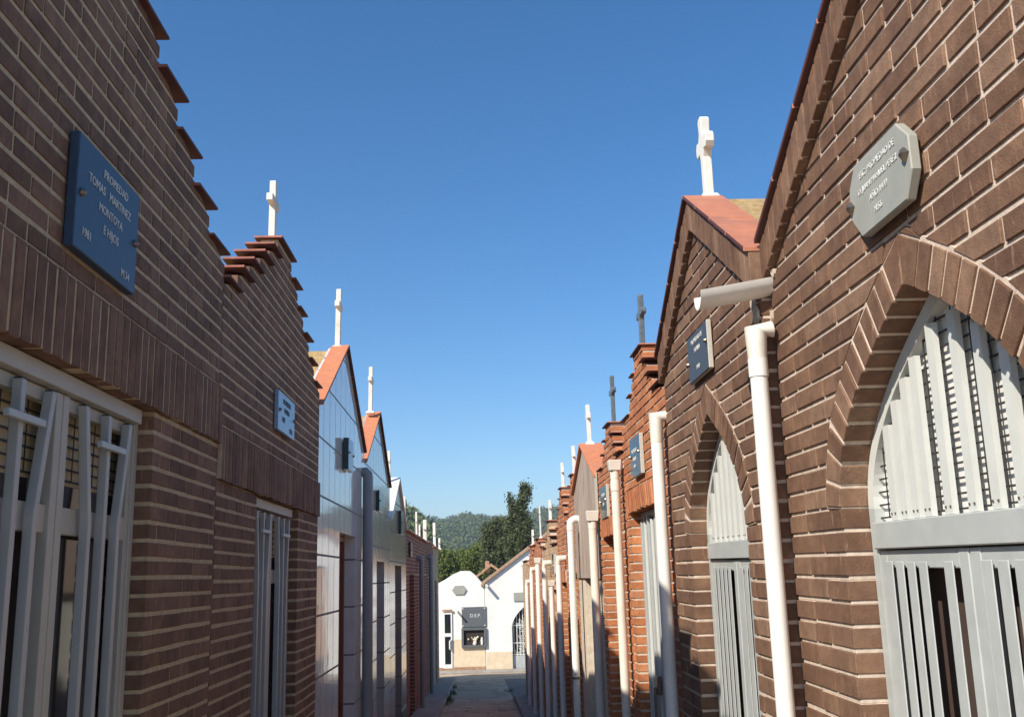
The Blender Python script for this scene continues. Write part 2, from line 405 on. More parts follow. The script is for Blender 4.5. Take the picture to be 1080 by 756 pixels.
def text_part(lines, parent, fa, uc, d, mat, facing):
    """lines: (text, du, z, size); raised lettering on a plaque"""
    for txt, du, z, size in lines:
        cu = bpy.data.curves.new('t', 'FONT'); cu.body = txt; cu.size = size; cu.align_x = 'CENTER'; cu.extrude = 0.0006; cu.resolution_u = 2
        to = bpy.data.objects.new('t', cu); COL.objects.link(to)
        dg = bpy.context.evaluated_depsgraph_get(); me = bpy.data.meshes.new_from_object(to.evaluated_get(dg))
        if facing > 0: rot = Matrix(((0, 0, 1), (1, 0, 0), (0, 1, 0)))
        elif facing < 0: rot = Matrix(((0, 0, -1), (-1, 0, 0), (0, 1, 0)))
        else: rot = Matrix(((1, 0, 0), (0, 0, -1), (0, 1, 0)))
        pos = Vector(fa.p(uc + du, z, d)) if facing else Vector((uc + du, d, z))
        me.transform(Matrix.Translation(pos - wloc(parent)) @ rot.to_4x4()); me.name = 'lettering'
        me.materials.clear(); me.materials.append(MT[mat])
        bpy.data.objects.remove(to); bpy.data.curves.remove(cu)
        o = bpy.data.objects.new('lettering', me); COL.objects.link(o); o.parent = parent; WL[o.name] = wloc(parent).copy()

def plaque(fa, poly, d0, thick, mats, label, lines, letter, bolts, bolt_r=0.014, group=None, cat='plaque', bolt_shape='dome'):
    us = [p[0] for p in poly]; zs = [p[1] for p in poly]; uc = sum(us) / len(us); zc = sum(zs) / len(zs)
    t = thing('plaque', label, cat, fa.p(uc, zc, 0), group)
    mb = MB(); fa.prism(mb, poly, d0, d0 + thick)
    # front skin has its own material: index by face 0
    mb.m = [0] + [1] * (len(mb.f) - 1)
    s = mb.build('slab', mats, t, bevel=0.003)
    if lines: text_part([(a, b, zc + c, e) for a, b, c, e in lines], t, fa, uc, d0 - 0.0015, letter, fa.s)
    for u, z in bolts:
        b = MB()
        n = 8 if bolt_shape == 'dome' else 4
        ring = lambda r, d: [fa.p(u + r * math.cos(2 * math.pi * k / n), z + r * math.sin(2 * math.pi * k / n), d) for k in range(n)]
        o = 0
        rs = [(bolt_r, d0 + .002), (bolt_r, d0 - .004), (bolt_r * .62, d0 - .012), (bolt_r * .15, d0 - .016)]
        for r_, d_ in rs: b.v += ring(r_, d_)
        for i in range(len(rs) - 1):
            for k in range(n): b.f.append([i * n + k, i * n + (k + 1) % n, (i + 1) * n + (k + 1) % n, (i + 1) * n + k]); b.m.append(0)
        b.f.append([(len(rs) - 1) * n + k for k in range(n)]); b.m.append(0)
        b.f.append([k for k in range(n)][::-1]); b.m.append(0)
        b.build('bolt', 'metal', t)
    return t

def body(fa, parent, u0, u1, zb, ztop_fn, d0, d1, mat='body', open_=None):
    """mass of the building behind its facade"""
    mb = MB()
    uc = (u0 + u1) / 2
    e, p = ztop_fn
    poly = [(u0 + .004, zb), (u1 - .004, zb), (u1 - .004, e), (uc, p), (u0 + .004, e)]
    fa.prism(mb, poly, d0 + 0.35, d1)
    # party walls and ceiling between facade and the inner mass
    if open_:
        a, b, zt = open_
        fa.box(mb, u0 + .004, a - .02, zb, e - .01, d0 + .002, d0 + .349)
        fa.box(mb, b + .02, u1 - .004, zb, e - .01, d0 + .002, d0 + .349)
        fa.box(mb, a - .019, b + .019, zt + .06, e - .01, d0 + .002, d0 + .349)
        fa.prism(mb, [(u0 + .004, e - .009), (u1 - .004, e - .009), (uc, p - .002)], d0 + .002, d0 + .349)
    return mb.build('side_wall', mat, parent)

def gable_roof(fa, parent, u0, u1, e, p, d0, d1, th=0.05, mat='lichen', over=0.0):
    uc = (u0 + u1) / 2; mb = MB()
    fa.prism(mb, [(u0 + .002, e + .004), (uc, p + .004), (uc, p + th), (u0 + .002, e + th)], d0, d1)
    fa.prism(mb, [(u1 - .002, e + .004), (uc + .0005, p + .004), (uc + .0005, p + th), (u1 - .002, e + th)], d0, d1)
    return mb.build('roof', mat, parent)

def step_profile(u0, u1, zb, nst, dz, top_half):
    """half-widths (from the centre) per level; returns list of (hw, z_top)"""
    hw = (u1 - u0) / 2; st = (hw - top_half) / nst
    return [(hw - st * i, zb + dz * i) for i in range(nst)] + [(top_half, zb + dz * nst)]

def downpipe(parent, x, y, ztop, zbot, r, mat='pvc', elbow=+1, wallx=None, collars=(), brackets=(), foot=None, upper=0.12, upmat='pvc_old', hopper=False):
    mb = MB(); mb.tube([(x, y, ztop - upper), (x, y, zbot)], r)
    o = mb.build('downpipe', mat, parent, smooth=True)
    up = MB(); wx = wallx if wallx is not None else x + elbow * 0.06
    sgn = 1 if wx > x else -1
    if hopper:
        up.prism([(x - r * 1.5, y - r * 1.5, ztop), (x + r * 1.5, y - r * 1.5, ztop), (x + r * 1.5, y + r * 1.5, ztop), (x - r * 1.5, y + r * 1.5, ztop)],
                 [(x - r * 1.25, y - r * 1.25, ztop - r * 2.4), (x + r * 1.25, y - r * 1.25, ztop - r * 2.4), (x + r * 1.25, y + r * 1.25, ztop - r * 2.4), (x - r * 1.25, y + r * 1.25, ztop - r * 2.4)])
        up.box(min(x, wx), max(x, wx), y - r * .8, y + r * .8, ztop - r * 1.9, ztop - r * .4)
        up.build('hopper', upmat, o, bevel=.004)
        up = MB(); up.tube([(x, y, ztop - r * 2.3), (x, y, ztop - upper)], r * 1.06)
        up.build('collar', upmat, o, smooth=True); sgn = 0
    if sgn:
      up.tube([(wx + sgn * .02, y, ztop - r * .75), (x, y, ztop - r), (x, y, ztop - upper)], [r * .98, r * 1.35, r * 1.03])
      up.build('elbow', upmat, o, smooth=True)
    # mitred elbow: short stub into the wall and down
    for c in collars:
        m = MB(); m.tube([(x, y, c + .03), (x, y, c - .03)], r * 1.12); m.build('collar', mat, o, smooth=True)
    for c in brackets:
        m = MB(); m.tube([(x, y, c + .008), (x, y, c - .008)], r * 1.2, mi=0); m.box(min(x, wx), max(x, wx) , y - .008, y + .008, c - .008, c + .008)
        m.build('bracket', 'metal', o)
    return o

def stepped_building(label, side, xp, u0, u1, steps, opening, lintel, brick, mortar, tile, gate_fn, zb, seed, course=0.065, length=0.25, joint=0.014,
                     depth=0.11, d1=2.6, tile_th=0.016, over=0.028, cross=None, tilt=0, group='brick mausoleums along the lane', soldier_full=True, bevel=0.0, front_over=0.032):
    rnd = random.Random(seed)
    fa = Facade(side, xp); uc = (u0 + u1) / 2
    t = thing('mausoleum', label, 'mausoleum', (xp, uc, zb), group)
    mb = MB(); oa, ob, oz = opening
    zs = [s_[1] for s_ in steps]
    base = zs[0]
    def bands(z):
        if z < oz: return [(u0, oa), (ob, u1)]
        hw = 0
        for h, zt in steps:
            if z < zt: hw = h; break
        if z < base: hw = (u1 - u0) / 2
        return [(uc - hw, uc + hw)] if hw > 0 else []
    lz0, lz1 = lintel
    dzc = (zs[2] - zs[1]) / max(1, round((zs[2] - zs[1]) / course)) if len(zs) > 2 else None
    rec = .002 if side > 0 else .0045
    brick_courses(fa, mb, zb, lz0, lambda z: [(u0, oa), (ob, u1)], course, length, joint, depth, rec, rnd=rnd)
    brick_courses(fa, mb, lz1, zs[-1], lambda z: bands(z), course if len(zs) < 3 or dzc is None else dzc, length, joint, depth, rec, rnd=rnd)
    wobj = mb.build('wall', [brick, mortar], t, bevel=bevel)
    sb = MB()
    if soldier_full: soldier(fa, sb, u0 + .004, u1 - .004, lz0 + .002, lz1 - .004, proud=0.016, depth=depth, rnd=rnd)
    else:
        soldier(fa, sb, oa - .06, ob + .06, lz0 + .002, lz1 - .004, proud=0.012, depth=depth, rnd=rnd, slant=0.03)
        for seg in ((u0, oa - .06), (ob + .06, u1)):
            b2 = MB(); brick_courses(fa, b2, lz0, lz1, lambda z, seg=seg: [seg], course, length, joint, depth, rnd=rnd)
            b2.build('spandrel', [brick, mortar], t, bevel=bevel)
    sb.build('lintel', [brick, mortar], t, bevel=bevel)
    # clay slabs on the steps
    hw_prev = None
    for i, (h, zt) in enumerate(steps):
        if i == len(steps) - 1:
            cb = MB(); fa.box(cb, uc - h - over, uc + h + over, zt + .002, zt + tile_th, -front_over, depth + .03); tile_faces(cb); cb.build('coping', [tile, 'tile_shade'], t, bevel=.002)
        else:
            hn = steps[i + 1][0]
            for sg in (1, -1):
                a, b = uc + sg * (hn - .01), uc + sg * (h + over)
                if i == 0: b = uc + sg * (h - .002)
                if abs(b - a) < .02: continue
                cb = MB(); fa.box(cb, min(a, b), max(a, b), zt + .002 + rnd.uniform(0, .003), zt + tile_th, -front_over + rnd.uniform(-.006, .006), depth + .03); tile_faces(cb); cb.build('coping', [tile, 'tile_shade'], t, bevel=.002)
    ze, zp = base - 0.12, zs[-1] - 0.22
    body(fa, t, u0, u1, zb, (ze, zp), depth, d1, open_=opening)
    gable_roof(fa, t, u0, u1, ze, zp, depth + .002, d1 + .05)
    if gate_fn: gate_fn(fa, t, oa, ob, zb, oz, rnd)
    if cross: 
        cx, cy, h, bz, bw, th, mat, fancy = cross
        cross_part(t, cx, cy, zs[-1] + tile_th - .004, h, bz, bw, th, mat, fancy)
    if tilt: t.rotation_euler.x = tilt
    return t

def slab_cavity(fa, parent, a, b, z0, z1, d, mat, name='backing'):
    mb = MB(); fa.box(mb, a, b, z0, z1, d, d + .01); return mb.build(name, mat, parent)

def wire_grid(fa, parent, a, b, z0, z1, d, dz=0.035, du=0.09, t=0.004, clip=None, name='wire_mesh', diag=False):
    mb = MB(); rnd = random.Random(3)
    z = z0
    while z < z1:
        aa, bb = (a, b) if not clip else clip(z)
        if bb - aa > .02: fa.box(mb, aa, bb, z, z + t, d - .002, d + .002)
        z += dz
    u = a + du / 2
    while u < b:
        zt = z1
        if clip:
            zt = z0
            while zt < z1 and clip(zt)[0] < u < clip(zt)[1]: zt += .01
        fa.box(mb, u - t / 2, u + t / 2, z0, zt, d - .0045, d - .0025)
        u += du
    return mb.build(name, 'wire', parent)

def gate_left(fa, t, oa, ob, zb, oz, rnd, glow=None):
    """flat-headed double gate with trident bars and a cross on each leaf"""
    uc = (oa + ob) / 2
    g = MB()     # cream outer frame
    fa.box(g, oa + .003, oa + .045, zb, oz - .003, .055, .10); fa.box(g, ob - .045, ob - .003, zb, oz - .003, .055, .10)
    fa.box(g, oa + .046, ob - .046, oz - .055, oz - .003, .03, .10)
    fr = g.build('frame', 'frame_cream', t, bevel=.002)
    for sg in (1, -1):
        l = MB()
        e0 = uc + sg * .004; e1 = uc + sg * ((ob - oa) / 2 - .048)
        def bx(a, b, z0, z1, d0, d1): fa.box(l, min(a, b), max(a, b), z0, z1, d0, d1)
        bx(e0, e0 + sg * .042, zb + .02, oz - .06, .05, .09)
        bx(e1 - sg * .03, e1, zb + .02, oz - .06, .06, .09)
        bx(e0 + sg * .043, e1 - sg * .031, oz - .10, oz - .06, .06, .09)
        bx(e0 + sg * .043, e1 - sg * .031, oz - .47, oz - .39, .062, .09)
        bx(e0 + sg * .043, e1 - sg * .031, zb + .04, zb + .16, .062, .09)
        lf = l.build('gate_leaf', 'frame_cream', t, bevel=.002)
        wdt = abs(e1 - e0)
        cs = e0 + sg * wdt * .50
        zk = oz - .43
        for k in (-1, 0, 1):
            m = MB(); ub = cs + k * wdt * .20; ut = cs + k * wdt * .31; hw = .0135
            zt = oz - .075
            if k == 0: fa.box(m, ub - hw, ub + hw, zb + .06, zt, .024, .052)
            else:
                fa.prism(m, [(ub - hw, zb + .06), (ub + hw, zb + .06), (ub + hw, zk), (ut + hw, zt), (ut - hw, zt), (ub - hw, zk)], .024, .052)
            m.build('bar', 'gate_blue', lf, bevel=.002)
            c = MB(); fa.box(c, (ub if k == 0 else ut) - hw + .002, (ub if k == 0 else ut) + hw - .002, zt + .0005, zt + .004, .026, .050); c.build('bar_cap', 'wire', lf)
        m = MB(); fa.box(m, cs - .11, cs + .11, oz - .192, oz - .171, .006, .0235); m.build('cross_bar', 'gate_grey', lf, bevel=.002)
    wire_grid(fa, t, oa + .04, ob - .04, oz - .30, oz - .07, .118, dz=.036, du=.085, t=.006)
    slab_cavity(fa, t, oa + .02, ob - .02, oz - .31, oz - .03, .128, 'blind_c', 'blind')
    slab_cavity(fa, t, oa + .02, ob - .02, zb, oz - .312, .125, 'glass_gate', 'glass')

def gate_arch(fa, t, uc, hw, curve, zb, ztr, rnd, d=0.09, slats=None, lower=None, wire=True, mat='gate_grey', matt='gate_white'):
    """pointed gate: tympanum of upright slats over a transom, two leaves below"""
    zs = curve[0][1]
    inn = offset_curve(curve, -0.04)
    # arch frame
    fr = MB()
    out = [(hw, zb)] + [(u, z) for u, z in curve]
    ii = [(hw - .04, zb)] + inn
    while len(ii) < len(out): ii.append(ii[-1])
    n = min(len(out), len(ii))
    ii = ii[:n - 1] + [ii[-1]]
    for sg in (1, -1):
        for k in range(n - 1):
            a, b, c, e = out[k], out[k + 1], ii[k + 1], ii[k]
            m_ = 0 if a[1] < ztr - .01 else 1
            fa.prism(fr, [(uc + sg * max(a[0] - .003, 0), a[1]), (uc + sg * max(b[0] - .003, 0), b[1]), (uc + sg * c[0], c[1]), (uc + sg * e[0], e[1])], d, d + .035, m_)
    fr.build('frame', [mat, matt], t)
    # transom
    tr = MB(); fa.box(tr, uc - hw + .04, uc + hw - .04, ztr - .07, ztr, d - .012, d + .035); tr.build('transom', mat, t, bevel=.003)
    # slats above
    slats = slats or [x * hw for x in (-.72, -.54, -.36, -.18, 0, .18, .36, .54, .72)]
    zin = [(u, z) for u, z in inn]
    def ztop(du):
        du = abs(du)
        for a, b in zip(zin, zin[1:]):
            if b[0] <= du <= a[0]:
                f = (a[0] - du) / max(1e-6, a[0] - b[0]); return a[1] + (b[1] - a[1]) * f
        return zin[0][1]
    for s_ in slats:
        w2 = .0185; zt = min(ztop(s_ - w2), ztop(s_ + w2)) - .002
        if zt < ztr + .05: continue
        m = MB()
        fa.box(m, uc + s_ - w2, uc + s_ + w2, ztr + .0015, zt, d - .002, d + .002)
        fa.box(m, uc + s_ - w2, uc + s_ - w2 + .003, ztr + .0015, zt, d + .0021, d + .012)
        fa.box(m, uc + s_ + w2 - .003, uc + s_ + w2, ztr + .0015, zt, d + .0021, d + .012)
        for q in (-.011, .011): fa.box(m, uc + s_ + q - .0025, uc + s_ + q + .0025, ztr + .016, ztr + .021, d - .0045, d - .002, 1)
        m.build('slat', [matt, 'metal'], t)
    # leaves
    z1 = ztr - .074
    for sg in (1, -1):
        l = MB()
        def bx(a, b, z0, zz, d0, d1, mi=0): fa.box(l, min(a, b), max(a, b), z0, zz, d0, d1, mi)
        e0, e1 = uc + sg * .004, uc + sg * (hw - .042)
        bx(e0, e0 + sg * .045, zb + .02, z1, d + .002, d + .036)
        bx(e1 - sg * .04, e1, zb + .02, z1, d + .004, d + .036)
        bx(e0 + sg * .046, e1 - sg * .041, z1 - .045, z1, d + .004, d + .036)
        bx(e0 + sg * .046, e1 - sg * .041, zb + .02, zb + .18, d + .004, d + .036)
        lf = l.build('gate_leaf', mat, t, bevel=.0025)
        a0, a1 = (e0 + sg * .052, e1 - sg * .046)
        span = abs(a1 - a0); ns = max(3, int(span / .066)) if lower is None else lower
        for i in range(ns):
            # slats stand close together near the outer stile; the last place stays open
            u = a1 - sg * (.026 + i * .066)
            if (u - a0) * sg < .02: break
            if sg > 0 and i == ns - 2 and lower: continue
            m = MB(); fa.box(m, u - .0225, u + .0225, zb + .10, z1 - .028 + rnd.uniform(-.002, .002), d - .007, d - .003)
            m.build('slat', mat, lf, bevel=.002)
        if sg > 0:
            m = MB(); fa.box(m, e0 - .03, e0 + .055, zb + 1.0, zb + 1.14, d - .03, d - .013); fa.box(m, e0 - .012, e0 + .03, zb + 1.05, zb + 1.08, d - .055, d - .031); m.build('lock', 'metal', lf, bevel=.003)
    def clip(z):
        w_ = interp_z(curve, z, hw) if z > curve[0][1] else hw
        return (uc - w_ + .02, uc + w_ - .02)
    zt = curve[-1][1]
    if wire: wire_grid(fa, t, uc - hw + .02, uc + hw - .02, ztr + .01, zt - .04, d + .018, dz=.034, du=.075, t=.0045, clip=clip)
    slab_cavity(fa, t, uc - hw + .01, uc + hw - .01, ztr - .068, zt + .02, d + .030, 'blind', 'blind')
    slab_cavity(fa, t, uc - hw + .01, uc + hw - .01, zb, ztr - .051, d + .08, 'brown', 'door_back')

def arch_building(label, side, xp, u0, u1, uc, ze, zp, hw, zs, h, zb, seed, brick, mortar, ztr, tilt=0, cross=None, d1=2.6, group='brown brick mausoleums with pointed gates', bevel=0.0015, slats=None, lower=None, ext=None, rproud=.028):
    rnd = random.Random(seed); fa = Facade(side, xp); depth = .10
    t = thing('mausoleum', label, 'mausoleum', (xp, (u0 + u1) / 2, zb), group)
    cur = arch_curve(hw, zs, h); ring = .105
    outer = offset_curve(cur, ring + .009)
    zr = outer[-1][1]
    band = .115; slope = (zp - ze) / (uc - u0); bv = band * math.sqrt(1 + slope * slope)
    def top(z):
        # wall proper stops under the rake course
        zz = z + bv - .02
        l = u0 if zz < ze else min(uc, u0 + (zz - ze) / slope)
        r = u1 if zz < ze else max(uc, u1 - (zz - ze) * (u1 - uc) / (zp - ze))
        return l, r
    z_first = outer[0][1]
    def bands(z):
        l, r = top(z)
        if ext and z < ext[1]: l = ext[0]
        if z < zs: w_ = hw
        else: w_ = interp_z(outer, z, hw if z < zs else outer[0][0])
        if z >= zr: return [(l, r)]
        return [(l, uc - w_), (uc + w_, r)]
    mb = MB()
    crs = .063; nlow = round((zs - zb) / crs); c1 = (zs - zb) / nlow
    brick_courses(fa, mb, zb, zs, bands, c1, .25, .012, depth, rnd=rnd, half=.15)
    nmid = max(1, round((zr - zs) / crs)); c2 = (zr - zs) / nmid
    brick_courses(fa, mb, zs, zr, bands, c2, .25, .012, depth, rnd=rnd, half=.12)
    brick_courses(fa, mb, zr, zp - bv + .03, bands, c2, .25, .012, depth, rnd=rnd, half=.12)
    mb.build('wall', [brick, mortar], t, bevel=bevel)
    v = MB(); voussoirs(fa, v, uc, cur, ring, .062, depth, rnd=rnd); v.build('arch_ring', [brick, mortar], t, bevel=bevel)
    # rake course: headers following the slope, standing proud
    rk = MB(); cps = []
    for (ua, ub, za) in ((u0, uc, ze), (u1, uc, ze)):
        L = math.hypot(ub - ua, zp - za); n = int(L / .064); dx, dz = (ub - ua) / L, (zp - za) / L
        nx, nz = (-dz, dx) if dx > 0 else (dz, -dx)
        nx, nz = -nx, -nz     # pointing down into the wall
        if nz > 0: nx, nz = -nx, -nz
        sgi = .012 if ub > ua else -.012
        fa.prism(rk, [(ua + sgi, za - .004 + slope * .012), (ub, zp - .004), (ub, zp - bv + .006), (ua + sgi, za - bv + .006 + slope * .012)], -rproud + .006, depth - .004, 1)
        for i in range(n):
            s0, s1 = i * L / n + (.005 if i else 0), (i + 1) * L / n - .005
            p0 = (ua + dx * s0, za + dz * s0); p1 = (ua + dx * s1, za + dz * s1)
            # cut vertically at the ends so neighbours do not cross
            q0 = (p0[0], p0[1] - bv); q1 = (p1[0], p1[1] - bv)
            j = rnd.uniform(-.002, .002)
            tl = .35 if True else 0
            sh = (q0[0] - p0[0])
            fa.prism(rk, [p0, p1, q1, q0], -rproud + j, depth, 0)
        m = int(L / .29) + 1
        for i in range(m):
            s0, s1 = i * L / m + .002, (i + 1) * L / m - .002; jz = rnd.uniform(0, .004)
            p0 = (ua + dx * s0, za + dz * s0 + .002 + jz); p1 = (ua + dx * s1, za + dz * s1 + .002 + jz * .5); th = .017
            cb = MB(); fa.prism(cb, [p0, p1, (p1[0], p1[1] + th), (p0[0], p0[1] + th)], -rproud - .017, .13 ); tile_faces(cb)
            cb.build('coping', ['tile', 'tile_shade'], t, bevel=.002)
    rk.build('rake_course', [brick, mortar], t, bevel=bevel)
    body(fa, t, u0, u1, zb, (ze - .06, zp - .06), depth, d1, open_=(uc - hw, uc + hw, zs + h + .02))
    gable_roof(fa, t, u0, u1, ze - .058, zp - .058, depth + .035, d1 + .05, th=.06)
    gate_arch(fa, t, uc, hw, cur, zb, ztr, rnd, d=.075, slats=slats, lower=lower)
    if cross:
        cx, cy, ch, bz, bw, th, mat, fancy = cross
        cross_part(t, cx, cy, zp + .012, ch, bz, bw, th, mat, fancy, bt=.06)
    if tilt: t.rotation_euler.x = tilt
    return t

# ================================================================== SETTING
def ground_sheet():
    bm = bmesh.new()
    xs = [-900, -300, -120, -60, -30, -14, -7, -3.5, -1.2, -.74, 0, .74, 1.2, 3.5, 7, 14, 30, 60, 120, 300, 900]
    ys = [-60, -30, -12, -8, -4, 0, 4, 8, 12, 16, 20, 24, 28, 32, 36, 42, 50, 60, 90, 140, 220, 400, 900, 1500]
    g = [[bm.verts.new((x, y, ground_z(y))) for x in xs] for y in ys]
    for j in range(len(ys) - 1):
        for i in range(len(xs) - 1): bm.faces.new((g[j][i], g[j][i + 1], g[j + 1][i + 1], g[j + 1][i]))
    me = bpy.data.meshes.new('ground'); bm.to_mesh(me); bm.free()
    k = NM('earth_and_concrete')
    n1 = k.noise(1.3, 6, 0.7); n2 = k.noise(18, 5, 0.7)
    c = k.ramp(n1, [(0.35, (.14, .12, .095)), (0.6, (.24, .21, .17)), (0.8, (.17, .13, .09))])
    c = k.mix(k.ramp(n2, [(0.3, (0.6, 0.6, 0.6)), (0.45, (0, 0, 0))]), c, (.09, .065, .04))
    k.col(c); k.rough(0.95); k.bump(k.noise(40, 5, 0.7), 0.5, 0.02)
    me.materials.append(k.m)
    o = bpy.data.objects.new('ground', me); COL.objects.link(o); return struct(o)
ground_sheet()
def lane():
    mb = MB()
    k = NM('worn_concrete_lane')
    n1 = k.noise(0.9, 6, 0.7); v = k.n("ShaderNodeTexVoronoi"); v.feature = 'DISTANCE_TO_EDGE'; v.inputs['Scale'].default_value = 0.7
    dn = k.n("ShaderNodeVectorMath"); dn.operation = 'ADD'; k.l(k.coord(), dn.inputs[0])
    nn = k.n("ShaderNodeTexNoise"); nn.inputs['Scale'].default_value = 2.5; k.l(k.coord(), nn.inputs['Vector']); k.l(nn.outputs['Color'], dn.inputs[1]); k.l(dn.outputs[0], v.inputs['Vector'])
    c = k.ramp(n1, [(0.3, (.38, .255, .16)), (0.55, (.54, .40, .27)), (0.8, (.64, .50, .35))])
    crack = k.ramp(v.outputs['Distance'], [(0.0, (1, 1, 1)), (0.02, (0, 0, 0))])
    c = k.mix(crack, c, (.07, .055, .04))
    k.col(c); k.rough(0.9); k.bump(k.noise(25, 5, 0.7), 0.4, 0.01)
    MT['lane'] = k.m
    ys = [-8, -4, 0, 4, 8, 12, 16, 20, 24, 28, 30.4]
    for a, b in zip(ys, ys[1:]):
        mb.v += [(-.72, a, ground_z(a) + .004), (.72, a, ground_z(a) + .004), (.72, b, ground_z(b) + .004), (-.72, b, ground_z(b) + .004)]
        o = len(mb.v) - 4; mb.f.append([o, o + 1, o + 2, o + 3]); mb.m.append(0)
    struct(mb.build('lane', 'lane', recalc=False))
    cr = MB()
    cr.v += [(-6, 30.4, ground_z(30.4) + .005), (8, 30.4, ground_z(30.4) + .005), (8, 34.1, ground_z(34.1) + .005), (-6, 34.1, ground_z(34.1) + .005)]
    cr.f.append([0, 1, 2, 3]); cr.m.append(0)
    struct(cr.build('cross_path', 'lane', recalc=False))
    MT['conc'] = plain('kerb_concrete', (.34, .31, .27), .9, .2, 5, bump=.5, stain=(.24, .2, .16))
    for sx, ye in ((-1, 30.2), (1, 22.4)):
        kb = MB(); a = 0.0
        y = -6
        while y < ye:
            y2 = min(y + 1.5, ye); x0, x1 = sorted((sx * .72, sx * 1.2))
            z0, z1 = ground_z(y), ground_z(y2); hh = .11
            kb.prism([(x0, y + .004, z0 - .1), (x1, y + .004, z0 - .1), (x1, y + .004, z0 + hh), (x0, y + .004, z0 + hh)],
                     [(x0, y2 - .004, z1 - .1), (x1, y2 - .004, z1 - .1), (x1, y2 - .004, z1 + hh), (x0, y2 - .004, z1 + hh)]); y = y2
        struct(kb.build('kerb', 'conc', bevel=.012))
lane()

st_ = MB(); st_.box(-2.6, 8, 34.15, 34.95, ground_z(35) - .3, ground_z(35) + .10); struct(st_.build('step', 'conc', bevel=.01))
# ================================================================== RIGHT ROW
TILT_R = 0.010
SL1 = [.36, .295, .23, .165, .06, -.05, -.15, -.25, -.34]
r1 = arch_building('nearest brown brick mausoleum on the right, pointed grey gate under an octagonal stone plaque', -1, 1.0, 1.17, 3.165, 2.18, 2.655, 3.17, .53, 1.745, .49, -.16, 11,
                   'brick_r', 'mortar_r', 1.705, tilt=TILT_R, slats=SL1, lower=6)
r2 = arch_building('brown brick gabled mausoleum with white cross, second on the right, beyond the half-round spout', -1, .965, 3.17, 4.90, 4.03, 2.65, 3.17, .475, 1.75, .48, -.22, 12,
                   'brick_r', 'mortar_r', 1.71, tilt=TILT_R, cross=(1.045, 4.06, .38, .25, .18, .047, 'stone', True))
# spout, its mortar patch and the pipe below
mb = MB()
n = 10; th = .005; ra = .054
def half_ring(x, y, z, r): return [(x, y + r * math.cos(math.pi + math.pi * k / n), z + r * math.sin(math.pi + math.pi * k / n)) for k in range(n + 1)]
A = half_ring(1.10, 3.20, 2.555, ra) + half_ring(1.10, 3.20, 2.555, ra - th)[::-1]
B = half_ring(.74, 3.12, 2.475, ra) + half_ring(.74, 3.12, 2.475, ra - th)[::-1]
mb.prism(A, B); sp = mb.build('spout', 'pvc', r1, smooth=True)
mb = MB(); rr = random.Random(5)
for (y, z, s_) in ((2.985, 2.60, .03), (3.04, 2.585, .03), (3.065, 2.54, .028), (3.06, 2.49, .028), (3.03, 2.44, .032), (2.985, 2.43, .028), (2.94, 2.60, .022), (2.92, 2.56, .018), (3.03, 2.40, .02), (2.98, 2.555, .02)):
    m_ = 7; c = [(s_ * rr.uniform(.7, 1.25) * math.cos(2 * math.pi * k / m_), s_ * rr.uniform(.7, 1.3) * math.sin(2 * math.pi * k / m_)) for k in range(m_)]
    y += .185; xf = .955 if y > 3.172 else .990; mb.prism([(xf + rr.uniform(-.003, .003), y + a * .9, z - .02 + b * .9) for a, b in c], [(1.02, y + a, z - .02 + b) for a, b in c])
MT['dab'] = plain('mortar_dab', (.66, .55, .42), .95, .15, 30, bump=1.0)
mb.build('mortar_patch', 'dab', r1)
downpipe(r1, .925, 3.126, 2.375, -.1, .0285, 'pvc', wallx=.96, collars=(2.225,), brackets=(), upper=.15)

downpipe(r2, .915, 4.925, 2.38, -.2, .031, 'pvc', wallx=.985, collars=(), brackets=(), upper=.16)

def gate_plain(fa, t, oa, ob, zb, oz, rnd):
    """narrow double gate of close upright slats with a lock"""
    uc = (oa + ob) / 2; hw = (ob - oa) / 2
    g = MB()
    fa.box(g, oa + .002, oa + .03, zb, oz - .003, .065, .10); fa.box(g, ob - .03, ob - .002, zb, oz - .003, .065, .10); fa.box(g, oa + .031, ob - .031, oz - .04, oz - .003, .065, .10)
    g.build('frame', 'gate_white', t, bevel=.002)
    u = oa + .06; i = 0
    while u < ob - .04:
        m = MB(); fa.box(m, u - .019, u + .019, zb + .05, oz - .06 + (.03 if i % 3 == 1 else 0), .045 + (.012 if i % 2 else 0), .06 + (.012 if i % 2 else 0))
        m.build('slat', 'gate_grey' if i % 4 else 'gate_white', t, bevel=.002); u += .058; i += 1
    m = MB()
    for z in (oz - .45, zb + .5): fa.box(m, oa + .031, ob - .031, z, z + .035, .074, .09)
    m.build('rail', 'gate_grey', t, bevel=.002)
    m = MB(); fa.box(m, uc - .04, uc + .04, zb + 1.2, zb + 1.3, .02, .044); fa.box(m, uc - .01, uc + .01, zb + 1.02, zb + 1.24, .004, .019); m.build('lock', 'metal', t, bevel=.002)
    slab_cavity(fa, t, oa + .01, ob - .01, zb, oz - .01, .12, 'brown', 'door_back')
def gate_dark(fa, t, oa, ob, zb, oz, rnd):
    uc = (oa + ob) / 2; g = MB()
    fa.box(g, oa + .002, oa + .04, zb, oz - .003, .08, .11); fa.box(g, ob - .04, ob - .002, zb, oz - .003, .08, .11); fa.box(g, oa + .041, ob - .041, oz - .045, oz - .003, .08, .11)
    g.build('frame', 'wood', t, bevel=.002)
    m = MB(); fa.box(m, oa + .042, ob - .042, zb, oz - .046, .10, .12); m.build('door', 'wood', t)
    m = MB(); fa.box(m, uc - .012, uc + .012, zb + .75, zb + 1.15, .055, .08); m.build('handle', 'gate_white', t, bevel=.003)
